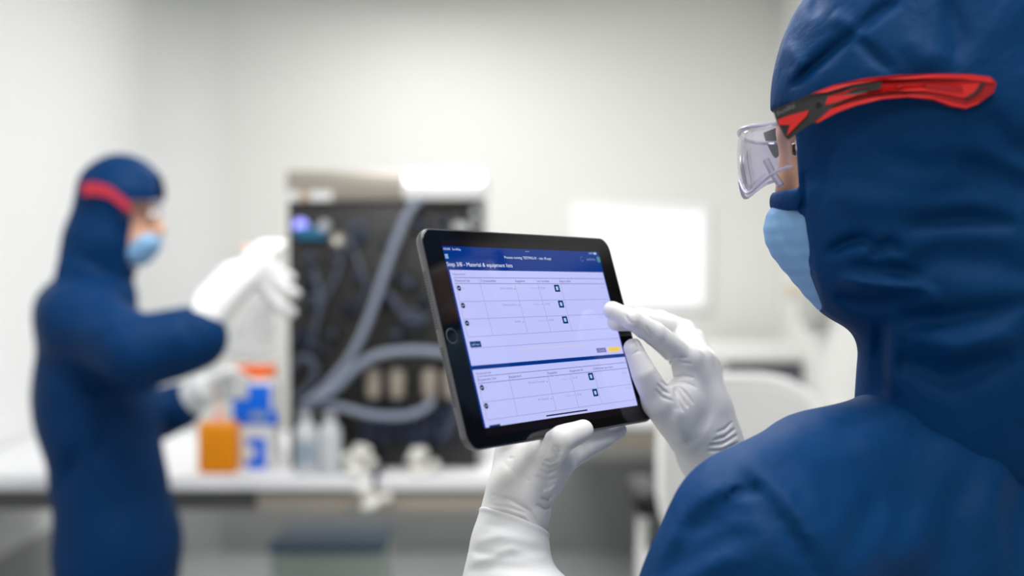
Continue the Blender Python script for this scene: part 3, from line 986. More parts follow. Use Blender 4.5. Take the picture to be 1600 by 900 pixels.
def cells(y, xa, xb, xbtn):
    word('Select', xa, xa + 8.5, y - 0.5, 1.5, C_FTXT); drop(xa + 11, y, C_FTXT)
    word('123 45', xb, xb + 6.8, y - 0.5, 1.7, C_GTXT)
    rect(xbtn - 3.6, y - 3.2, xbtn + 3.6, y + 3.2, C_BTN, 'scan_button', 3, 0.7); rect(xbtn - 1.5, y - 1.6, xbtn + 1.5, y + 1.6, C_CYAN, 'scan_icon', 4)
    word('00/00/00', 91, 99.6, y - 0.4, 1.5, C_FTXT)


row(38.2, '1', 'Settle plates', -47, -28); drop(-28.6, 37.3, C_GTXT); cells(37.9, -8.5, 5.0, 28.3)
row(24.2, '2', 'Contact plates', -49, -27.9); drop(-28.4, 23.2, C_GTXT); cells(23.7, -8.5, 6.0, 28.4)
row(10.0, '3', 'Swabs', -38.5, -27.6); drop(-28.2, 9.0, C_GTXT); cells(9.6, -8.5, 6.0, 28.5)
rect(-98.1, -9.4, -85.4, -4.6, C_BTN, 'add_button', 3, 0.5); word('add row', -96.4, -87.2, -7.9, 1.8, C_CYAN, 4)
word('Please check that all of the materials listed are ready', -43.7, 45.7, -14.0, 1.9, C_YTXT)
rect(62.6, -21.2, 77.0, -17.0, C_GB, 'grey_button', 3, 0.6); word('Cancel', 65.5, 74.0, -19.9, 1.6, printed('screen_button_text', (160, 162, 215)), 4)
rect(79.8, -21.2, 98.9, -17.0, C_YEL, 'yellow_button', 3, 0.6); word('Confirm', 83, 95.6, -19.9, 1.6, printed('screen_button_gold', (220, 180, 70)), 4)
# lower table
word('Equipment list', -99.0, -81.4, -30.6, 1.6, C_TXT)
lines([(-98.8, -32.3, 102.6, -32.0), (-98.5, -37.6, 102.8, -37.2)], 0.42, printed('screen_rule_low', (92, 92, 144)))
lines([(-98.7, -32.3, -98.1, -66), (-62.0, -32.3, -62.2, -66), (-98.7, -52.3, 102.6, -52.0), (-98, -66.1, 102.8, -66.1), (-13.2, -32.3, -13.2, -66), (17.2, -38, 17.2, -66), (51.0, -38, 50.6, -66)], 0.3, C_LINE)
for s, a, b in (('Equipment list', -98.0, -77.1), ('Equipment', -61.5, -46.6), ('Supplier', -12.4, 0.6), ('Equipment ID', 17.6, 35.8), ('Calibration due date', 50.8, 80.7)):
    word(s, a, b, -35.7, 1.9, C_TXT)
row(-41.0, '1', 'Particle Counter', -39.5, -15.4); drop(-15.9, -42.0, C_GTXT); cells(-41.3, 4.0, 18.6, 45.1)
row(-55.3, '2', 'Air Sampler', -33.0, -15.3); drop(-15.8, -56.2, C_GTXT); cells(-55.6, 4.0, 18.6, 45.4)
rect(-97.7, -71.6, -85.0, -70.2, C_BTN, 'add_button', 3)
rect(-27.8, -69.85, 28.4, -68.75, printed('screen_home_bar', (20, 18, 50)), 'home_bar', 3, 0.5)

# ------------------------------------------------------------------ person at the bench (background)
DB = 2.75
Q = lambda x, y, dd=0.0: P(x, y, DB + dd)
bgp = thing('person', 'person in navy hooded coverall standing side on at the bench holding a clear bag', 'person', (Q(165, 900)[0], DB + 0.02, 0))
X3, Y3, Z3 = np.eye(3)
pz = lambda x, z, dd=0.0: np.array([Q(x, 450)[0], DB + dd, z])


def bg_arm_near(p, g=0.0):
    return chain(p, [Q(128, 505, -0.14), Q(215, 550, -0.22), Q(305, 528, -0.20)], [0.088 + g, 0.088 + g, 0.074 + g])


def bg_torso(p, g=0.0):
    d = ecap(p, Q(135, 500), Q(150, 640), (0.105 + g, 0.17 + g), (0.13 + g, 0.165 + g), X3, Y3)
    d = smin(d, ecap(p, Q(152, 620), Q(184, 850), (0.13 + g, 0.165 + g), (0.138 + g, 0.17 + g), X3, Y3), 0.06)
    d = smin(d, ecap(p, Q(184, 850), pz(184, 0.70), (0.138 + g, 0.17 + g), (0.135 + g, 0.18 + g), X3, Y3), 0.05)
    for s in (-1, 1):
        d = smin(d, chain(p, [pz(180, 0.72, s * 0.085), pz(184, 0.42, s * 0.09), pz(182, 0.09, s * 0.09)], [0.105 + g, 0.085 + g, 0.062 + g]), 0.04)
        d = smin(d, cone(p, pz(176, 0.05, s * 0.09), pz(236, 0.045, s * 0.10), 0.05 + g * 0.3, 0.042 + g * 0.3), 0.03)
    return d


def bg_coverall(p):
    d = bg_torso(p)
    d = smin(d, cone(p, Q(128, 500, -0.13), Q(128, 500, 0.13), 0.085, 0.085), 0.05)
    d = smin(d, bg_arm_near(p), 0.035)
    far = chain(p, [Q(140, 510, 0.15), Q(225, 655, 0.24), Q(278, 636, 0.14)], [0.085, 0.07, 0.06])
    d = smin(d, far, 0.03)
    d = smin(d, cone(p, Q(150, 460), Q(135, 490), 0.09, 0.11), 0.05)
    d = d + fold_px(p, [([(175, 620), (150, 720)], 0.018, 0.012), ([(120, 690), (105, 760)], 0.012, 0.010), ([(225, 600), (290, 570)], 0.012, 0.008), ([(120, 600), (215, 615)], 0.02, 0.01), ([(140, 520), (190, 500)], 0.012, -0.006), ([(285, 500), (315, 540)], 0.01, 0.006)])
    d = d + 0.005 * wob(p, 22, 3)
    return np.maximum(d, -(p[:, 2] - 0.002))


link('coverall', sdf_mesh('coverall', bg_coverall, (Q(30, 0)[0], DB - 0.38, -0.01), (Q(360, 0)[0], DB + 0.36, Q(0, 415)[2]), 0.0085), M['fabric_far'], bgp)


def bg_hoodf(p):
    d = ell(p, Q(189, 306), (0.108, 0.095, 0.104))
    d = smin(d, ell(p, Q(165, 372), (0.09, 0.085, 0.105)), 0.04)
    d = smin(d, cone(p, Q(155, 390), Q(132, 470), 0.085, 0.115), 0.04)
    d = d + 0.0035 * wob(p, 30, 5) + fold_px(p, [([(120, 400), (180, 430)], 0.012, 0.006), ([(110, 430), (190, 455)], 0.012, 0.006), ([(150, 270), (240, 285)], 0.01, 0.003)])
    x, y, dd = pix(p)
    cut = np.maximum(205 - x, np.abs(y - 366) - 51)
    return smax(np.maximum(d, -(d + 0.012)), -cut / 633.0, 0.006)


link('hood', sdf_mesh('hood', bg_hoodf, Q(80, 500, -0.22) + [-0.05, 0, -0.05], Q(275, 225, 0.2), 0.0065), M['fabric_far'], bgp)


def bg_bodyf(p):
    d = ell(p, Q(188, 312), (0.090, 0.074, 0.082))
    d = smin(d, ell(p, Q(208, 372), (0.06, 0.055, 0.065)), 0.03)
    d = smin(d, cone(p, Q(246, 342), Q(252, 362), 0.008, 0.012), 0.02)
    for s in (-1, 1):
        d = smax(d, -ell(p, Q(243, 335, s * 0.033), (0.016, 0.018, 0.012)), 0.012)
        d = smin(d, ell(p, Q(170, 345, s * 0.066), (0.02, 0.01, 0.03)), 0.01)
    d = smin(d, cone(p, Q(165, 385), Q(145, 470), 0.055, 0.07), 0.03)
    d = smin(d, bg_torso(p, -0.03), 0.03)
    d = smin(d, chain(p, [Q(128, 505, -0.14), Q(215, 550, -0.22), Q(305, 528, -0.20), Q(375, 445, -0.14)], [0.05, 0.045, 0.038, 0.028]), 0.03)
    d = smin(d, chain(p, [Q(140, 510, 0.15), Q(225, 655, 0.24), Q(278, 636, 0.14), Q(330, 610, 0.12)], [0.05, 0.042, 0.036, 0.026]), 0.03)
    return d


link('body', sdf_mesh('body', bg_bodyf, (Q(40, 0)[0], DB - 0.34, 0.0), (Q(400, 0)[0], DB + 0.34, Q(0, 238)[2]), 0.009), M['skin'], bgp)
for s in (-1, 1):
    e = link('eye', mesh_of(bm_lathe(Q(239, 336, s * 0.033) - np.array([0, 0, 0.011]), (0, 0, 1), [(0, 0.002), (0.003, 0.008), (0.011, 0.0115), (0.019, 0.008), (0.022, 0.002)], 14), auto=False), M['eye'], bgp)
    lathe('iris', Q(245.5, 336, s * 0.033), (1, 0, 0), [(0, 0.005), (0.0022, 0.004)], M['iris'], e, 12)


def bg_maskf(p):
    d = smin(ell(p, Q(226, 379), (0.042, 0.052, 0.032)), ell(p, Q(213, 395), (0.042, 0.05, 0.034)), 0.02)
    return d + 0.001 * np.sin(p[:, 2] * 420)


link('face_mask', sdf_mesh('face_mask', bg_maskf, Q(170, 430, -0.08), Q(265, 340, 0.08), 0.004), M['mask'], bgp)
gg = link('safety_glasses', mesh_of(bm_prism([(128, 286), (150, 284), (172, 291), (205, 318), (206, 332), (196, 328), (170, 308), (148, 304), (128, 305)], lambda a, b, c: tuple(Q(a, b, -0.105 + c * 1.0 + 0.00022 * max(a - 150, 0))), 0.01)), mat('dull_red_strap', (178, 36, 56), 0.5), bgp)
bmx = bmesh.new()
c0 = Q(206, 330)
cols = []
for a in np.linspace(-math.pi / 2, math.pi / 2, 15):
    cols.append([bmx.verts.new((c0[0] + 0.068 * math.cos(a), c0[1] + 0.082 * math.sin(a), c0[2] + z)) for z in (-0.022, 0.022)])
for a, b in zip(cols, cols[1:]):
    bmx.faces.new((a[0], b[0], b[1], a[1]))
bmesh.ops.solidify(bmx, geom=list(bmx.faces), thickness=0.003)
link('lens', mesh_of(bmx), M['clear'], gg)
tube('lens_rim', [(c0[0] + 0.068 * math.cos(a), c0[1] + 0.082 * math.sin(a), c0[2] + 0.023) for a in np.linspace(-math.pi / 2, math.pi / 2, 15)], 0.0045, M['lens_rim'], gg, smooth_path=False)


def bg_glove_near(p):
    w = Q(366, 440, -0.15)
    d = cone(p, Q(318, 496, -0.19), w, 0.050, 0.046)
    d = smin(d, ecap(p, w, Q(402, 418, -0.13), (0.044, 0.028), (0.05, 0.024), np.array([0.42, 0, 0.9]), Y3), 0.02)
    for pts in ([(410, 404), (432, 388), (440, 384)], [(415, 412), (440, 430), (453, 434)], [(412, 424), (446, 452), (461, 459)], [(402, 432), (436, 480), (455, 488)], [(390, 402), (412, 385), (430, 384)]):
        q = [Q(x, y, -0.13 + 0.03 * i) for i, (x, y) in enumerate(pts)]
        d = smin(d, chain(p, q, [0.017, 0.0155, 0.0135]), 0.008)
    return d + 0.0012 * wob(p, 70, 2)


link('glove', sdf_mesh('glove', bg_glove_near, Q(290, 530, -0.28), Q(490, 360, 0.02), 0.0045), M['glove_far'], bgp)


def bg_glove_far(p):
    w = Q(318, 610, 0.12)
    d = cone(p, Q(286, 632, 0.14), w, 0.046, 0.036)
    d = smin(d, ecap(p, w, Q(352, 602, 0.14), (0.03, 0.028), (0.03, 0.02), Z3, Y3), 0.02)
    for k, dy in enumerate((-14, -4, 6, 16)):
        q = [Q(350, 604 + dy, 0.15), Q(372, 600 + dy, 0.22 + 0.0 * k), Q(383, 603 + dy, 0.30)]
        d = smin(d, chain(p, q, [0.014, 0.012, 0.010]), 0.006)
    d = smin(d, chain(p, [Q(330, 596, 0.10), Q(352, 582, 0.10), Q(368, 580, 0.16)], [0.016, 0.014, 0.012]), 0.01)
    return d


link('glove', sdf_mesh('glove', bg_glove_far, Q(260, 670, 0.0), Q(410, 560, 0.36), 0.0045), M['glove_far'], bgp)

# bag held up in the near hand
c = Q(398, 505, 0.0)
bag = thing('specimen_bag', 'limp translucent white bag hanging from the raised glove of the far person', 'bag', Q(395, 560, 0.0))


def bagf(p):
    q = p - np.array(c, np.float32)
    d = ecap(p, Q(412, 448, 0.0), Q(392, 545, 0.01), (0.022, 0.012), (0.07, 0.03), X3, Y3)
    d = d + 0.006 * wob(p, 45, 8)
    return d


link('bag', sdf_mesh('bag', bagf, Q(320, 600, -0.08), Q(460, 420, 0.1), 0.005), M['bag'], bag)
lathe('bag_cap', Q(384, 395, -0.02), (0.2, 0, 1), [(0, 0.012), (0.016, 0.012), (0.02, 0.009)], M['pink'], bag, 14)
tube('bag_neck', [Q(385, 396, -0.02), Q(398, 420, -0.03), Q(410, 445, 0.0)], 0.008, M['bag'], bag)

# ------------------------------------------------------------------ person holding the tablet (foreground)
HO = P(1420, 225, 0.885)
a = math.radians(10)
HF = np.array([-math.cos(a), math.sin(a), -0.07]); HF /= np.linalg.norm(HF)
HL = np.cross(np.array([0, 0, 1.0]), HF); HL /= np.linalg.norm(HL)
HU = np.cross(HF, HL)
H = lambda u, v, w=0.0: HO + u * HF + v * HU + w * HL


def hloc(p):
    q = p - HO.astype(np.float32)
    return q @ HF.astype(np.float32), q @ HU.astype(np.float32), q @ HL.astype(np.float32)


def px_head(x, y, w):
    """(u, v) on the side plane of the head at lateral offset w under a pixel"""
    d = FWD + (x - 800) / F * RIGHT + (450 - y) / F * UP
    s = ((HO + HL * w - CAM) @ HL) / (d @ HL)
    q = CAM + d * s - HO
    return q @ HF, q @ HU


AX = (HF, HU, HL)
Lsh, Rsh = P(1206, 872, 0.80), P(1720, 830, 0.97)
Lel, Rel = P(945, 1270, 0.78), P(1440, 1000, 1.15)
Lwr = P(803, 812, 0.912)
Rwr = P(1112, 712, 1.04)
Sx = Rsh - Lsh; Sx[2] = 0; Sx /= np.linalg.norm(Sx)
Fx = np.array([-Sx[1], Sx[0], 0.0])
Mid = (Lsh + Rsh) / 2
fgp = thing('person', 'person in navy hooded coverall with red safety glasses holding up the tablet', 'person', (Mid[0], Mid[1] + 0.05, 0))
tz = lambda z, s=0.0, f=0.0: np.array([Mid[0], Mid[1], 0]) + Sx * s + Fx * f + np.array([0, 0, z])


def fg_trunk(p, g=0.0):
    d = ecap(p, tz(Mid[2] - 0.02, 0, 0.02), tz(1.02, 0, 0.03), (0.185 + g, 0.115 + g), (0.165 + g, 0.115 + g), Sx, Fx)
    d = smin(d, ecap(p, tz(1.02, 0, 0.03), tz(0.86, 0, 0.03), (0.165 + g, 0.115 + g), (0.19 + g, 0.13 + g), Sx, Fx), 0.06)
    for s in (-1, 1):
        d = smin(d, chain(p, [tz(0.84, s * 0.095, 0.03), tz(0.46, s * 0.10, 0.04), tz(0.09, s * 0.105, 0.03)], [0.10 + g, 0.075 + g, 0.056 + g]), 0.04)
        d = smin(d, cone(p, tz(0.046, s * 0.105, 0.02), tz(0.042, s * 0.12, 0.17), 0.046 + g * 0.3, 0.04 + g * 0.3), 0.03)
    d = smin(d, chain(p, [P(1424, 757, 0.885), P(1300, 797, 0.85), Lsh], [0.073 + g, 0.078 + g, 0.075 + g]), 0.03)
    d = smin(d, cone(p, P(1440, 755, 0.895), Rsh, 0.072 + g, 0.076 + g), 0.035)
    return d


FOLDS_SUIT = [
    ([(1150, 735), (1185, 775), (1230, 830), (1285, 900)], 0.0055, 0.0042),
    ([(1180, 730), (1215, 770), (1260, 826), (1310, 890)], 0.0075, -0.0026),
    ([(1366, 770), (1345, 830), (1318, 880)], 0.0080, 0.0032),
    ([(1068, 836), (1100, 800), (1148, 768), (1190, 764)], 0.0055, 0.0042),
    ([(1080, 812), (1115, 778), (1160, 748)], 0.0050, -0.0026),
    ([(1046, 878), (1096, 828), (1150, 800), (1190, 806)], 0.0060, 0.0036),
    ([(1022, 905), (1080, 872), (1140, 838), (1180, 842)], 0.0065, 0.0030),
    ([(1060, 912), (1110, 890), (1170, 870)], 0.0060, -0.0024),
    ([(1280, 775), (1340, 756), (1400, 762), (1450, 790)], 0.030, 0.0040),
    ([(1150, 724), (1230, 700), (1320, 676)], 0.010, -0.0020),
    ([(1490, 900), (1484, 810), (1510, 740)], 0.012, 0.0026),
    ([(1560, 900), (1548, 790), (1566, 700)], 0.014, -0.0034),
    ([(1590, 900), (1585, 800), (1600, 720)], 0.010, 0.0030),
    ([(1240, 700), (1330, 668), (1400, 648)], 0.010, 0.0026),
    ([(1420, 668), (1500, 656), (1590, 676)], 0.012, 0.0036),
    ([(1400, 900), (1440, 850), (1450, 800)], 0.014, -0.0030),
]


def fg_coverall(p):
    d = fg_trunk(p)
    d = smin(d, chain(p, [Lsh, Lel], [0.075, 0.060]), 0.03)
    d = smin(d, cone(p, Lel, Lel + (Lwr - Lel) * 0.45, 0.058, 0.050), 0.02)
    d = smin(d, chain(p, [Rsh, Rel, Rel + (Rwr - Rel) * 0.62], [0.075, 0.060, 0.046]), 0.03)
    near = d < 0.05
    if near.any():
        q = p[near]
        d[near] += 1.5 * fold_px(q, FOLDS_SUIT) + 0.0030 * wob(q, 26, 11) + 0.0014 * wob(q, 60, 12)
    return np.maximum(d, -(p[:, 2] - 0.002))


link('coverall', sdf_mesh('coverall', fg_coverall, (Lel[0] - 0.12, 0.60, -0.01), (Rsh[0] + 0.13, Rel[1] + 0.14, P(0, 590, 0.9)[2]), 0.0050, 4), M['fabric'], fgp)

FOLDS_HOOD = [
    ([(1334, 50), (1290, 92), (1236, 134)], 0.0042, 0.0045),
    ([(1338, 48), (1372, 18), (1405, 2)], 0.0045, 0.0035),
    ([(1340, 60), (1366, 90), (1394, 114)], 0.0045, 0.0030),
    ([(1284, -14), (1268, 24)], 0.006, 0.0024),
    ([(1230, 70), (1250, 100), (1240, 130)], 0.006, -0.002),
    ([(1480, 0), (1500, 60), (1490, 110)], 0.008, 0.003),
    ([(1300, 20), (1330, 45)], 0.006, -0.002),
    ([(1258, 270), (1256, 330), (1262, 420), (1278, 462)], 0.0022, 0.0040),
    ([(1415, 352), (1460, 346), (1510, 342), (1585, 350)], 0.0085, 0.0055),
    ([(1292, 396), (1320, 378), (1345, 372), (1372, 384)], 0.0050, 0.0050),
    ([(1360, 400), (1390, 380), (1412, 392)], 0.0050, 0.0040),
    ([(1330, 415), (1390, 420), (1440, 434)], 0.006, 0.004),
    ([(1310, 438), (1380, 448), (1448, 452)], 0.0050, -0.0045),
    ([(1306, 462), (1340, 472), (1400, 474)], 0.0060, 0.0040),
    ([(1410, 496), (1480, 496), (1540, 486), (1610, 470)], 0.0085, 0.0052),
    ([(1450, 450), (1462, 480)], 0.005, -0.003),
    ([(1500, 250), (1560, 272), (1620, 300)], 0.009, 0.005),
    ([(1440, 300), (1520, 290), (1600, 320)], 0.010, 0.003),
    ([(1376, 505), (1374, 560), (1380, 625)], 0.0055, 0.0035),
    ([(1398, 510), (1394, 570), (1402, 620)], 0.0060, -0.0030),
    ([(1400, 560), (1480, 590), (1580, 560)], 0.010, 0.005),
    ([(1420, 420), (1480, 400), (1560, 410), (1620, 440)], 0.012, 0.004),
    ([(1380, 240), (1440, 262), (1520, 258)], 0.010, 0.0025),
    ([(1290, 300), (1350, 320), (1420, 316)], 0.010, -0.0022),
    ([(1540, 180), (1580, 230), (1640, 250)], 0.010, 0.004),
    ([(1410, 60), (1450, 90), (1520, 96)], 0.010, -0.002),
    ([(1300, 230), (1290, 280), (1310, 330)], 0.008, 0.0018),
    ([(1420, 525), (1500, 545), (1590, 520)], 0.009, -0.004),
]


def hood_solid(p):
    d = ell(p, H(-0.016, 0.028), (0.122, 0.142, 0.090), AX)
    d = smin(d, ell(p, H(0.004, -0.062), (0.100, 0.092, 0.080), AX), 0.03)
    d = smin(d, ell(p, H(-0.06, -0.03), (0.085, 0.11, 0.082), AX), 0.03)
    d = smin(d, ell(p, H(0.020, -0.085), (0.070, 0.060, 0.078), AX), 0.02)
    d = smin(d, ell(p, H(0.082, -0.038), (0.026, 0.011, 0.046), AX), 0.012)
    d = smin(d, cone(p, H(-0.048, -0.12), P(1512, 650, 0.895), 0.088, 0.088), 0.022)
    return d


def fg_hood(p):
    d = hood_solid(p)
    d0 = d.copy()
    near = d < 0.05
    if near.any():
        q = p[near]
        d[near] += 1.7 * fold_px(q, FOLDS_HOOD) + 0.0020 * wob(q, 30, 21) + 0.0012 * wob(q, 75, 22)
    u, v, w = hloc(p)
    slit = np.maximum(np.maximum(0.086 + 0.10 * np.abs(w) - u, v - 0.036), -0.030 - v)
    low = np.maximum(np.interp(v, [-0.125, -0.097, -0.048], [0.076, 0.0855, 0.0905]).astype(np.float32) - u, v + 0.047)
    low = np.maximum(low, -0.126 - v)
    cut = np.minimum(slit, low)
    return smax(np.maximum(d, -(d0 + 0.016)), -cut, 0.002)


hoodlo = np.minimum.reduce([H(0.13, 0.16, 0.12), H(-0.18, -0.28, -0.12), H(0.13, -0.28, 0.12), H(-0.18, 0.16, -0.12)]) - 0.02
hoodhi = np.maximum.reduce([H(0.13, 0.16, 0.12), H(-0.18, -0.28, -0.12), H(0.13, -0.28, 0.12), H(-0.18, 0.16, -0.12)]) + 0.02
link('hood', sdf_mesh('hood', fg_hood, hoodlo, hoodhi, 0.0026, 3), M['fabric'], fgp)
# stitched hem along the front edge of the hood
hem = [(1246, 300), (1248, 340), (1250, 390), (1256, 425), (1270, 458)]


def fg_bodyf(p):
    d = ell(p, H(-0.014, 0.028), (0.112, 0.108, 0.074), AX)
    d = smin(d, ell(p, H(0.030, -0.06), (0.062, 0.068, 0.056), AX), 0.03)
    d = smin(d, cone(p, H(0.088, 0.008), H(0.095, -0.030), 0.009, 0.011), 0.014)
    d = smin(d, cone(p, H(0.086, 0.02, -0.028), H(0.086, 0.02, 0.028), 0.012, 0.012), 0.014)
    d = smin(d, ell(p, H(0.062, -0.104), (0.018, 0.014, 0.022), AX), 0.02)
    for s in (-1, 1):
        d = smax(d, -ell(p, H(0.100, 0.001, s * 0.033), (0.018, 0.013, 0.019), AX), 0.010)
        d = smin(d, ell(p, H(0.068, -0.034, s * 0.030), (0.016, 0.014, 0.016), AX), 0.016)
        d = smin(d, ell(p, H(-0.012, -0.004, s * 0.066), (0.018, 0.03, 0.010), AX), 0.006)
    d = smin(d, smin(ell(p, H(0.084, -0.070), (0.008, 0.005, 0.022), AX), ell(p, H(0.082, -0.082), (0.008, 0.006, 0.018), AX), 0.002), 0.008)
    d = smin(d, cone(p, H(-0.045, -0.09), P(1500, 660, 0.9), 0.056, 0.060), 0.03)
    d = smin(d, fg_trunk(p, -0.03), 0.03)
    d = smin(d, chain(p, [Lsh, Lel, P(800, 930, 0.89), Lwr], [0.045, 0.034, 0.022, 0.016]), 0.02)
    d = smin(d, chain(p, [Rsh, Rel, Rwr], [0.045, 0.034, 0.016]), 0.02)
    return d


link('body', sdf_mesh('body', fg_bodyf, (min(Lwr[0], Lel[0]) - 0.08, 0.62, 0.0), (Rsh[0] + 0.1, Rel[1] + 0.1, H(0, 0.16)[2]), 0.0045), M['skin'], fgp)
for s in (-1, 1):
    e = link('eye', mesh_of(bm_lathe(H(0.080, 0.001 - 0.012, s * 0.033), HU, [(0, 0.002), (0.003, 0.009), (0.012, 0.0122), (0.021, 0.009), (0.024, 0.002)], 16), auto=False), M['eye'], fgp)
    lathe('iris', H(0.0905, 0.001, s * 0.033), HF, [(0, 0.0056), (0.0022, 0.0045)], M['iris'], e, 14)
    tube('eyebrow', [H(0.093, 0.019, s * 0.016), H(0.094, 0.023, s * 0.032), H(0.082, 0.021, s * 0.052)], 0.0028, mat('dark_brow', (60, 42, 34), 0.8), fgp)


def fg_mask(p):
    d = ell(p, H(0.080, -0.062), (0.037, 0.034, 0.040), AX)
    d = smin(d, ell(p, H(0.046, -0.094), (0.046, 0.046, 0.046), AX), 0.03)
    u, v, w = hloc(p)
    return d + 0.0003 * np.sin(v * 560) + fold_px(p, [([(1216, 330), (1226, 372), (1240, 400)], 0.004, 0.003)])


link('face_mask', sdf_mesh('face_mask', fg_mask, np.minimum(H(0.14, -0.16, 0.08), H(-0.02, -0.02, -0.08)) - 0.02, np.maximum(H(0.14, -0.16, 0.08), H(-0.02, -0.02, -0.08)) + 0.02, 0.0025), M['mask'], fgp)

# safety glasses
glasses = bpy.data.objects.new('safety_glasses', None)
SC.collection.objects.link(glasses)
glasses.empty_display_size = 0.02
glasses.parent = fgp
glasses.matrix_parent_inverse = fgp.matrix_basis.inverted()
glasses.location = H(0.1, 0.0)


def gl_link(name, me, m):
    o = bpy.data.objects.new(name, me)
    SC.collection.objects.link(o)
    me.materials.clear(); me.materials.append(m)
    o.parent = glasses
    o.matrix_parent_inverse = Matrix.Translation(Vector(H(0.1, 0.0))).inverted()
    me.polygons.foreach_set('use_smooth', [True] * len(me.polygons))
    return o


def lens_pt(phi, v):
    # one-piece wrapped lens: u forward, w sideways
    c = abs(math.cos(phi)) ** 0.8
    s = math.copysign(abs(math.sin(phi)) ** 0.9, math.sin(phi))
    u = 0.094 + 0.040 * c - 0.10 * max(-v - 0.01, 0) * c + (-0.16 * max(v - 0.004, 0)) * c
    return H(u, v, 0.074 * s)


bm = bmesh.new()
NP, NV = 36, 8
cols = []
top = lambda phi: 0.021 - 0.004 * math.sin(phi) ** 2
bot = lambda phi: -0.032 + 0.016 * abs(math.sin(phi)) ** 4 + 0.014 * math.exp(-(phi / 0.25) ** 2)
for i in range(NP + 1):
    phi = -math.pi / 2 * 0.98 + math.pi * 0.98 * i / NP
    cols.append([bm.verts.new(lens_pt(phi, bot(phi) + (top(phi) - bot(phi)) * j / NV)) for j in range(NV + 1)])
for A_, B_ in zip(cols, cols[1:]):
    for j in range(NV):
        bm.faces.new((A_[j], B_[j], B_[j + 1], A_[j + 1]))
bmesh.ops.recalc_face_normals(bm, faces=bm.faces)
bmesh.ops.solidify(bm, geom=list(bm.faces), thickness=0.0022)
gl_link('lens', mesh_of(bm, auto=False), M['clear'])


def tube_mesh(pts, r, seg=8):
    o = tube('t', pts, r, None, None, seg=seg, smooth_path=False)
    me = o.data
    bpy.data.objects.remove(o)
    return me


phis = [-math.pi / 2 * 0.98 + math.pi * 0.98 * i / NP for i in range(NP + 1)]
gl_link('lens_rim', tube_mesh([lens_pt(f_, top(f_)) for f_ in phis], 0.0016), M['lens_rim'])
gl_link('lens_rim', tube_mesh([lens_pt(f_, bot(f_)) for f_ in phis], 0.0013), M['lens_rim'])
gl_link('nose_pad', tube_mesh([H(0.112, -0.004, 0.012), H(0.108, -0.014, 0.014), H(0.102, -0.026, 0.018)], 0.003), M['lens_rim'])
WT = 0.083


def wside(u):
    return 0.0915 - 0.9 * max(u - 0.02, 0) ** 1.6 - 0.35 * max(-u - 0.06, 0) ** 1.3


def temple_piece(name, polypx, m, out, thick, side=1, n_sub=6):
    """outline in photo pixels on the side plane, bent round the head; out = how far it stands proud"""
    poly = []
    for (x0, y0), (x1, y1) in zip(polypx, polypx[1:] + polypx[:1]):
        k = max(1, int(math.hypot(x1 - x0, y1 - y0) / 22))
        for i in range(k):
            poly.append((x0 + (x1 - x0) * i / k, y0 + (y1 - y0) * i / k))
    uv = []
    for x, y in poly:
        w = 0.088
        for _ in range(3):
            u, v = px_head(x, y, w); w = wside(u)
        uv.append((u, v))
    bm = bm_prism(uv, lambda u, v, c: tuple(H(u, v, side * (wside(u) + out - c))), thick)
    bmesh.ops.recalc_face_normals(bm, faces=bm.faces)
    return gl_link(name, mesh_of(bm), m)


ARM = [(1260, 150), (1300, 135), (1350, 124), (1400, 119), (1467, 117), (1517, 118), (1545, 122), (1554, 131), (1550, 146), (1527, 163), (1507, 171), (1483, 167), (1457, 157), (1417, 153), (1377, 156), (1337, 166), (1307, 177), (1277, 193), (1266, 192), (1280, 172)]
FRONT = [(1208, 174), (1247, 156), (1268, 147), (1300, 146), (1330, 136), (1360, 132), (1362, 142), (1330, 152), (1300, 168), (1275, 190), (1258, 200), (1231, 219), (1226, 214), (1213, 190)]
INS = [(1214, 189), (1232, 182), (1263, 174), (1259, 183), (1228, 214), (1233, 197), (1217, 197)]
CORE = [(1292, 153), (1330, 141), (1380, 133), (1440, 131), (1500, 131), (1530, 132), (1520, 146), (1504, 155), (1480, 150), (1440, 144), (1390, 144), (1340, 150), (1300, 163), (1288, 166)]
DARK = [(1384, 136), (1402, 132), (1440, 132), (1500, 134), (1512, 138), (1500, 149), (1470, 144), (1430, 141), (1392, 142)]
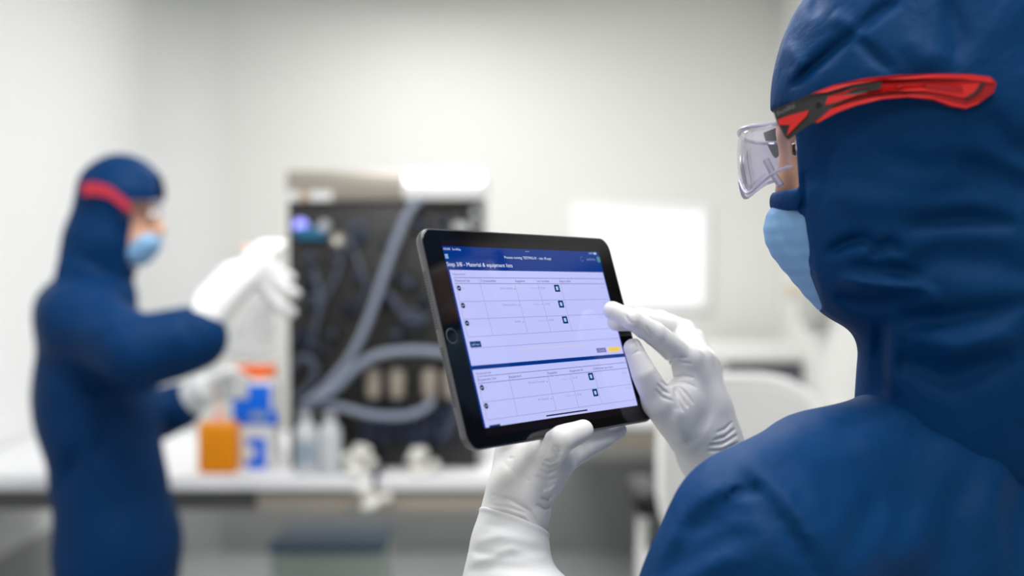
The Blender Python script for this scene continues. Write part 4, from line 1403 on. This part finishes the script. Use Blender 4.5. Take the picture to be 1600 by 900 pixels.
for side in (1, -1):
    temple_piece('temple', ARM, M['red_dark'], 0.0050, 0.0050, side)
    temple_piece('temple', FRONT, M['temple_black'], 0.0062, 0.0060, side)
    if side == 1:
        temple_piece('temple_inlay', INS, M['red'], 0.0072, 0.002, side)
        temple_piece('temple_inlay', CORE, M['red'], 0.0064, 0.002, side)
        temple_piece('temple_inlay', [(1266, 149), (1300, 136), (1350, 125), (1400, 120), (1467, 118), (1517, 119), (1543, 123), (1551, 131), (1541, 131), (1500, 125), (1440, 124), (1380, 126), (1330, 134), (1290, 146)], M['red'], 0.0062, 0.002, side)
        temple_piece('temple_inlay', [(1267, 191), (1290, 174), (1320, 164), (1360, 154), (1400, 149), (1450, 152), (1485, 162), (1506, 167), (1526, 160), (1527, 163), (1507, 171), (1483, 167), (1457, 157), (1417, 153), (1377, 156), (1337, 166), (1307, 177), (1277, 193)], M['red'], 0.0060, 0.002, side)
        temple_piece('temple_vent', [(1356, 134), (1375, 130), (1373, 141), (1354, 145)], M['temple_black'], 0.0074, 0.002, side)
        temple_piece('temple_vent', [(1530, 130), (1535, 132), (1526, 146), (1506, 158), (1504, 155), (1520, 145)], M['temple_black'], 0.0070, 0.002, side)
        temple_piece('temple_vent', [(1400, 134), (1408, 133), (1406, 139), (1398, 140)], M['red_dark'], 0.0072, 0.002, side)
        temple_piece('temple_vent', [(1440, 133), (1500, 136), (1502, 146), (1470, 143), (1445, 139)], M['red_dark'], 0.0070, 0.002, side)
        temple_piece('temple_screw', [(1273, 163), (1280, 161), (1282, 166), (1275, 169)], M['black'], 0.0072, 0.002, side)
        # small grey print on the front of the temple
        me = text_mesh('bollé')
        co = np.empty(len(me.vertices) * 3); me.vertices.foreach_get('co', co); co = co.reshape(-1, 3)
        lo_, hi_ = co.min(0), co.max(0)
        out = []
        for x_, y_, _ in co:
            f_ = (x_ - lo_[0]) / (hi_[0] - lo_[0]); g_ = (y_ - lo_[1]) / (hi_[1] - lo_[1])
            u, v = px_head(1214 + 28 * f_, 181 - 12 * f_ - 8 * g_, 0.082)
            out.append(H(u, v, wside(u) + 0.0068))
        me.vertices.foreach_set('co', np.array(out).ravel())
        gl_link('lettering', me, M['temple_grey'])

# ---- gloved hands
def lerp(a, b, t):
    return a + (b - a) * t


# right hand, first finger touching the screen
RW = Rwr
R_TH = [P(1078, 676, 1.022), P(1030, 628, 1.000), P(1006, 582, 0.988), on_tab(989, 544, 0.015)]
R_IX = [P(1074, 564, 1.020), P(1022, 521, 0.995), P(986, 499, 0.982), on_tab(957, 485, 0.0135)]
R_MD = [P(1090, 566, 1.040), P(1050, 514, 1.062), P(1004, 503, 1.030), on_tab(963, 503, 0.0115)]
R_RG = [P(1101, 570, 1.058), P(1070, 517, 1.088), P(1030, 500, 1.085), P(1000, 494, 1.062)]
R_PK = [P(1108, 580, 1.075), P(1086, 530, 1.100), P(1062, 514, 1.105), P(1042, 508, 1.095)]
RF = [R_IX, R_MD, R_RG, R_PK]
G_FOLD_R = [
    ([(1054, 606), (1064, 620), (1074, 636)], 0.0016, 0.0016), ([(1052, 610), (1058, 626), (1066, 642)], 0.0014, 0.0012), ([(1058, 604), (1072, 616), (1084, 630)], 0.0014, 0.0012),
    ([(1046, 592), (1066, 588), (1084, 592)], 0.0014, 0.0010), ([(1048, 598), (1070, 600), (1090, 606)], 0.0014, 0.0008),
    ([(1040, 566), (1056, 558), (1072, 560)], 0.0014, 0.0012), ([(1042, 574), (1060, 566), (1080, 570)], 0.0013, 0.0010),
    ([(1106, 698), (1128, 694), (1152, 681)], 0.0016, 0.0016), ([(1112, 690), (1132, 684), (1150, 671)], 0.0014, 0.0013), ([(1104, 706), (1128, 704), (1154, 692)], 0.0016, 0.0014), ([(1118, 678), (1134, 672), (1146, 660)], 0.0013, 0.0009),
    ([(1026, 602), (1034, 612), (1046, 618)], 0.0013, 0.0010), ([(1022, 610), (1034, 622), (1050, 628)], 0.0013, 0.0009), ([(1030, 596), (1038, 604), (1048, 606)], 0.0012, 0.0008),
    ([(976, 490), (982, 500), (990, 506)], 0.0012, 0.0008), ([(1010, 508), (1018, 522), (1026, 530)], 0.0013, 0.0008), ([(984, 540), (992, 534), (1000, 546)], 0.0012, 0.0009), ([(988, 556), (1000, 548), (1008, 552)], 0.0012, 0.0006),
    ([(1060, 640), (1056, 660), (1070, 690)], 0.006, -0.0014),
]


def r_glove(p):
    cz = lerp(RW, R_MD[0], 0.55)
    d = None
    for k_, f_ in enumerate(RF):
        e = cone(p, lerp(RW, f_[0], 0.12), f_[0], 0.0185, (0.0150, 0.0152, 0.0140, 0.0125)[k_])
        d = e if d is None else smin(d, e, 0.012)
    d = smin(d, cone(p, P(1180, 800, 1.075), RW, 0.030, 0.0255), 0.02)
    d = smin(d, cone(p, RW, lerp(RW, cz, 0.8), 0.0255, 0.022), 0.02)
    d = smin(d, chain(p, [P(1094, 690, 1.028), R_TH[0], R_TH[1]], [0.0215, 0.0225, 0.0158]), 0.014)
    d = smin(d, ell(p, P(1062, 628, 1.012), (0.020, 0.016, 0.020)), 0.012)
    th = chain(p, R_TH[1:], [0.0145, 0.0114, 0.0086])
    d = smin(d, th, 0.004)
    fing = None
    for f_, rr in zip(RF, ([0.0126, 0.0106, 0.0090, 0.0080], [0.0128, 0.0108, 0.0094, 0.0082], [0.0122, 0.0104, 0.0090, 0.0078], [0.0110, 0.0094, 0.0082, 0.0072])):
        e = chain(p, f_, rr, 0.002)
        fing = e if fing is None else smin(fing, e, 0.0010)
    d = smin(d, fing, 0.005)
    near = d < 0.02
    if near.any():
        q = p[near]
        d[near] += 1.5 * fold_px(q, G_FOLD_R) + 0.0005 * wob(q, 120, 31)
    return d


rlo = np.minimum.reduce([f_ for F_ in RF + [R_TH] for f_ in F_] + [P(1180, 800, 1.075), RW]) - 0.04
rhi = np.maximum.reduce([f_ for F_ in RF + [R_TH] for f_ in F_] + [P(1180, 800, 1.075), RW]) + 0.04
link('glove', sdf_mesh('glove', r_glove, rlo, rhi, 0.0009, 1), M['glove'], fgp)

# left hand, thumb over the bezel and fingers behind
L_TH = [P(806, 762, 0.905), P(846, 716, 0.908), on_tab(879, 686, 0.0128), on_tab(911, 672.5, 0.0112)]
L_IX = [on_tab(868, 724, -0.022), on_tab(905, 700, -0.020), on_tab(940, 684, -0.0185), on_tab(964, 672, -0.0178)]
L_MD = [on_tab(858, 738, -0.046), on_tab(890, 700, -0.036), on_tab(915, 660, -0.022), on_tab(930, 640, -0.019)]
L_RG = [on_tab(848, 752, -0.066), on_tab(868, 700, -0.058), on_tab(888, 650, -0.032), on_tab(898, 625, -0.020)]
L_PK = [on_tab(836, 768, -0.082), on_tab(846, 720, -0.070), on_tab(856, 670, -0.040), on_tab(862, 650, -0.022)]
LF = [L_IX, L_MD, L_RG, L_PK]
G_FOLD_L = [
    ([(866, 694), (874, 700), (878, 708)], 0.0016, 0.0018), ([(862, 700), (870, 706), (876, 714)], 0.0014, 0.0012),
    ([(852, 718), (864, 720), (876, 715)], 0.0016, 0.0018), ([(848, 724), (862, 730), (876, 724)], 0.0015, 0.0014), ([(844, 732), (858, 740), (874, 734)], 0.0016, 0.0010), ([(836, 744), (856, 752), (872, 748)], 0.0018, 0.0008),
    ([(846, 780), (858, 782), (868, 772)], 0.0016, 0.0014), ([(838, 790), (854, 796), (864, 790)], 0.0016, 0.0013), ([(850, 770), (862, 768), (870, 760)], 0.0016, -0.0010),
    ([(768, 774), (800, 782), (830, 800), (846, 822)], 0.0016, 0.0016), ([(770, 786), (796, 790), (820, 800)], 0.0014, -0.0010), ([(762, 792), (790, 797), (822, 808), (842, 828)], 0.0014, -0.0012),
    ([(812, 738), (822, 750), (830, 752)], 0.0014, 0.0005), ([(792, 716), (802, 714)], 0.0014, 0.0005),
]


def l_glove(p):
    d = None
    for k_, f_ in enumerate(LF):
        e = cone(p, lerp(Lwr, f_[0], 0.25), f_[0], 0.0175, (0.0150, 0.0150, 0.0140, 0.0125)[k_])
        d = e if d is None else smin(d, e, 0.010)
    d = smin(d, cone(p, P(798, 850, 0.905), P(802, 808, 0.912), 0.0240, 0.0235), 0.012)
    d = smin(d, cone(p, P(802, 808, 0.912), P(806, 712, 0.932), 0.0235, 0.0180), 0.014)
    d = smin(d, chain(p, [lerp(Lwr, L_TH[0], 0.4), L_TH[0], L_TH[1]], [0.020, 0.0220, 0.0155]), 0.012)
    d = smin(d, ell(p, P(838, 738, 0.918), (0.020, 0.02, 0.022)), 0.012)
    d = smin(d, chain(p, L_TH[1:], [0.0148, 0.0112, 0.0088]), 0.005)
    fing = None
    for f_, rr in zip(LF, ([0.0136, 0.0118, 0.0102, 0.0086], [0.0136, 0.0118, 0.0100, 0.0086], [0.0128, 0.0110, 0.0094, 0.0080], [0.0114, 0.0098, 0.0084, 0.0072])):
        e = chain(p, f_, rr, 0.003)
        fing = e if fing is None else smin(fing, e, 0.0012)
    d = smin(d, fing, 0.005)
    near = d < 0.02
    if near.any():
        q = p[near]
        d[near] += 1.5 * fold_px(q, G_FOLD_L) + 0.0005 * wob(q, 120, 33)
    return d


llo = np.minimum.reduce([f_ for F_ in LF + [L_TH] for f_ in F_] + [P(800, 860, 0.905), Lwr]) - 0.04
lhi = np.maximum.reduce([f_ for F_ in LF + [L_TH] for f_ in F_] + [P(800, 860, 0.905), Lwr]) + 0.04
link('glove', sdf_mesh('glove', l_glove, llo, lhi, 0.0009, 1), M['glove'], fgp)

# white sleeve over the left forearm, open towards the glove
S_AX = [P(799, 818, 0.907), P(796, 860, 0.900), P(793, 910, 0.892), lerp(Lwr, Lel, 0.5), lerp(Lwr, Lel, 0.66)]
S_FOLD = [([(742, 846), (780, 836), (840, 846)], 0.004, -0.0018), ([(736, 862), (780, 868), (850, 860)], 0.004, 0.0018), ([(738, 880), (800, 858), (852, 872)], 0.004, -0.0018), ([(730, 896), (780, 884), (858, 892)], 0.005, 0.002), ([(756, 818), (800, 822), (842, 840)], 0.004, 0.0010)]


def l_sleeve(p):
    d = chain(p, S_AX, [0.0275, 0.0305, 0.0345, 0.048, 0.060], 0.01)
    ax = S_AX[0] - S_AX[1]; ax = ax / np.linalg.norm(ax)
    ax2 = ax + 0.30 * RIGHT; ax2 /= np.linalg.norm(ax2)
    cutp = (p - (S_AX[0] + ax * 0.004).astype(np.float32)) @ ax2.astype(np.float32)
    near = d < 0.03
    if near.any():
        q = p[near]
        d[near] += fold_px(q, S_FOLD) + 0.0010 * wob(q, 60, 41)
    rim = np.abs(cutp + 0.001) - 0.002
    d = d - 0.0016 * np.exp(-((cutp + 0.0018) / 0.0018) ** 2)
    return smax(d, cutp, 0.0015)


slo = np.minimum.reduce(S_AX) - 0.08; shi = np.maximum.reduce(S_AX) + 0.08
link('sleeve', sdf_mesh('sleeve', l_sleeve, slo, shi, 0.0016, 1), M['sleeve'], fgp)
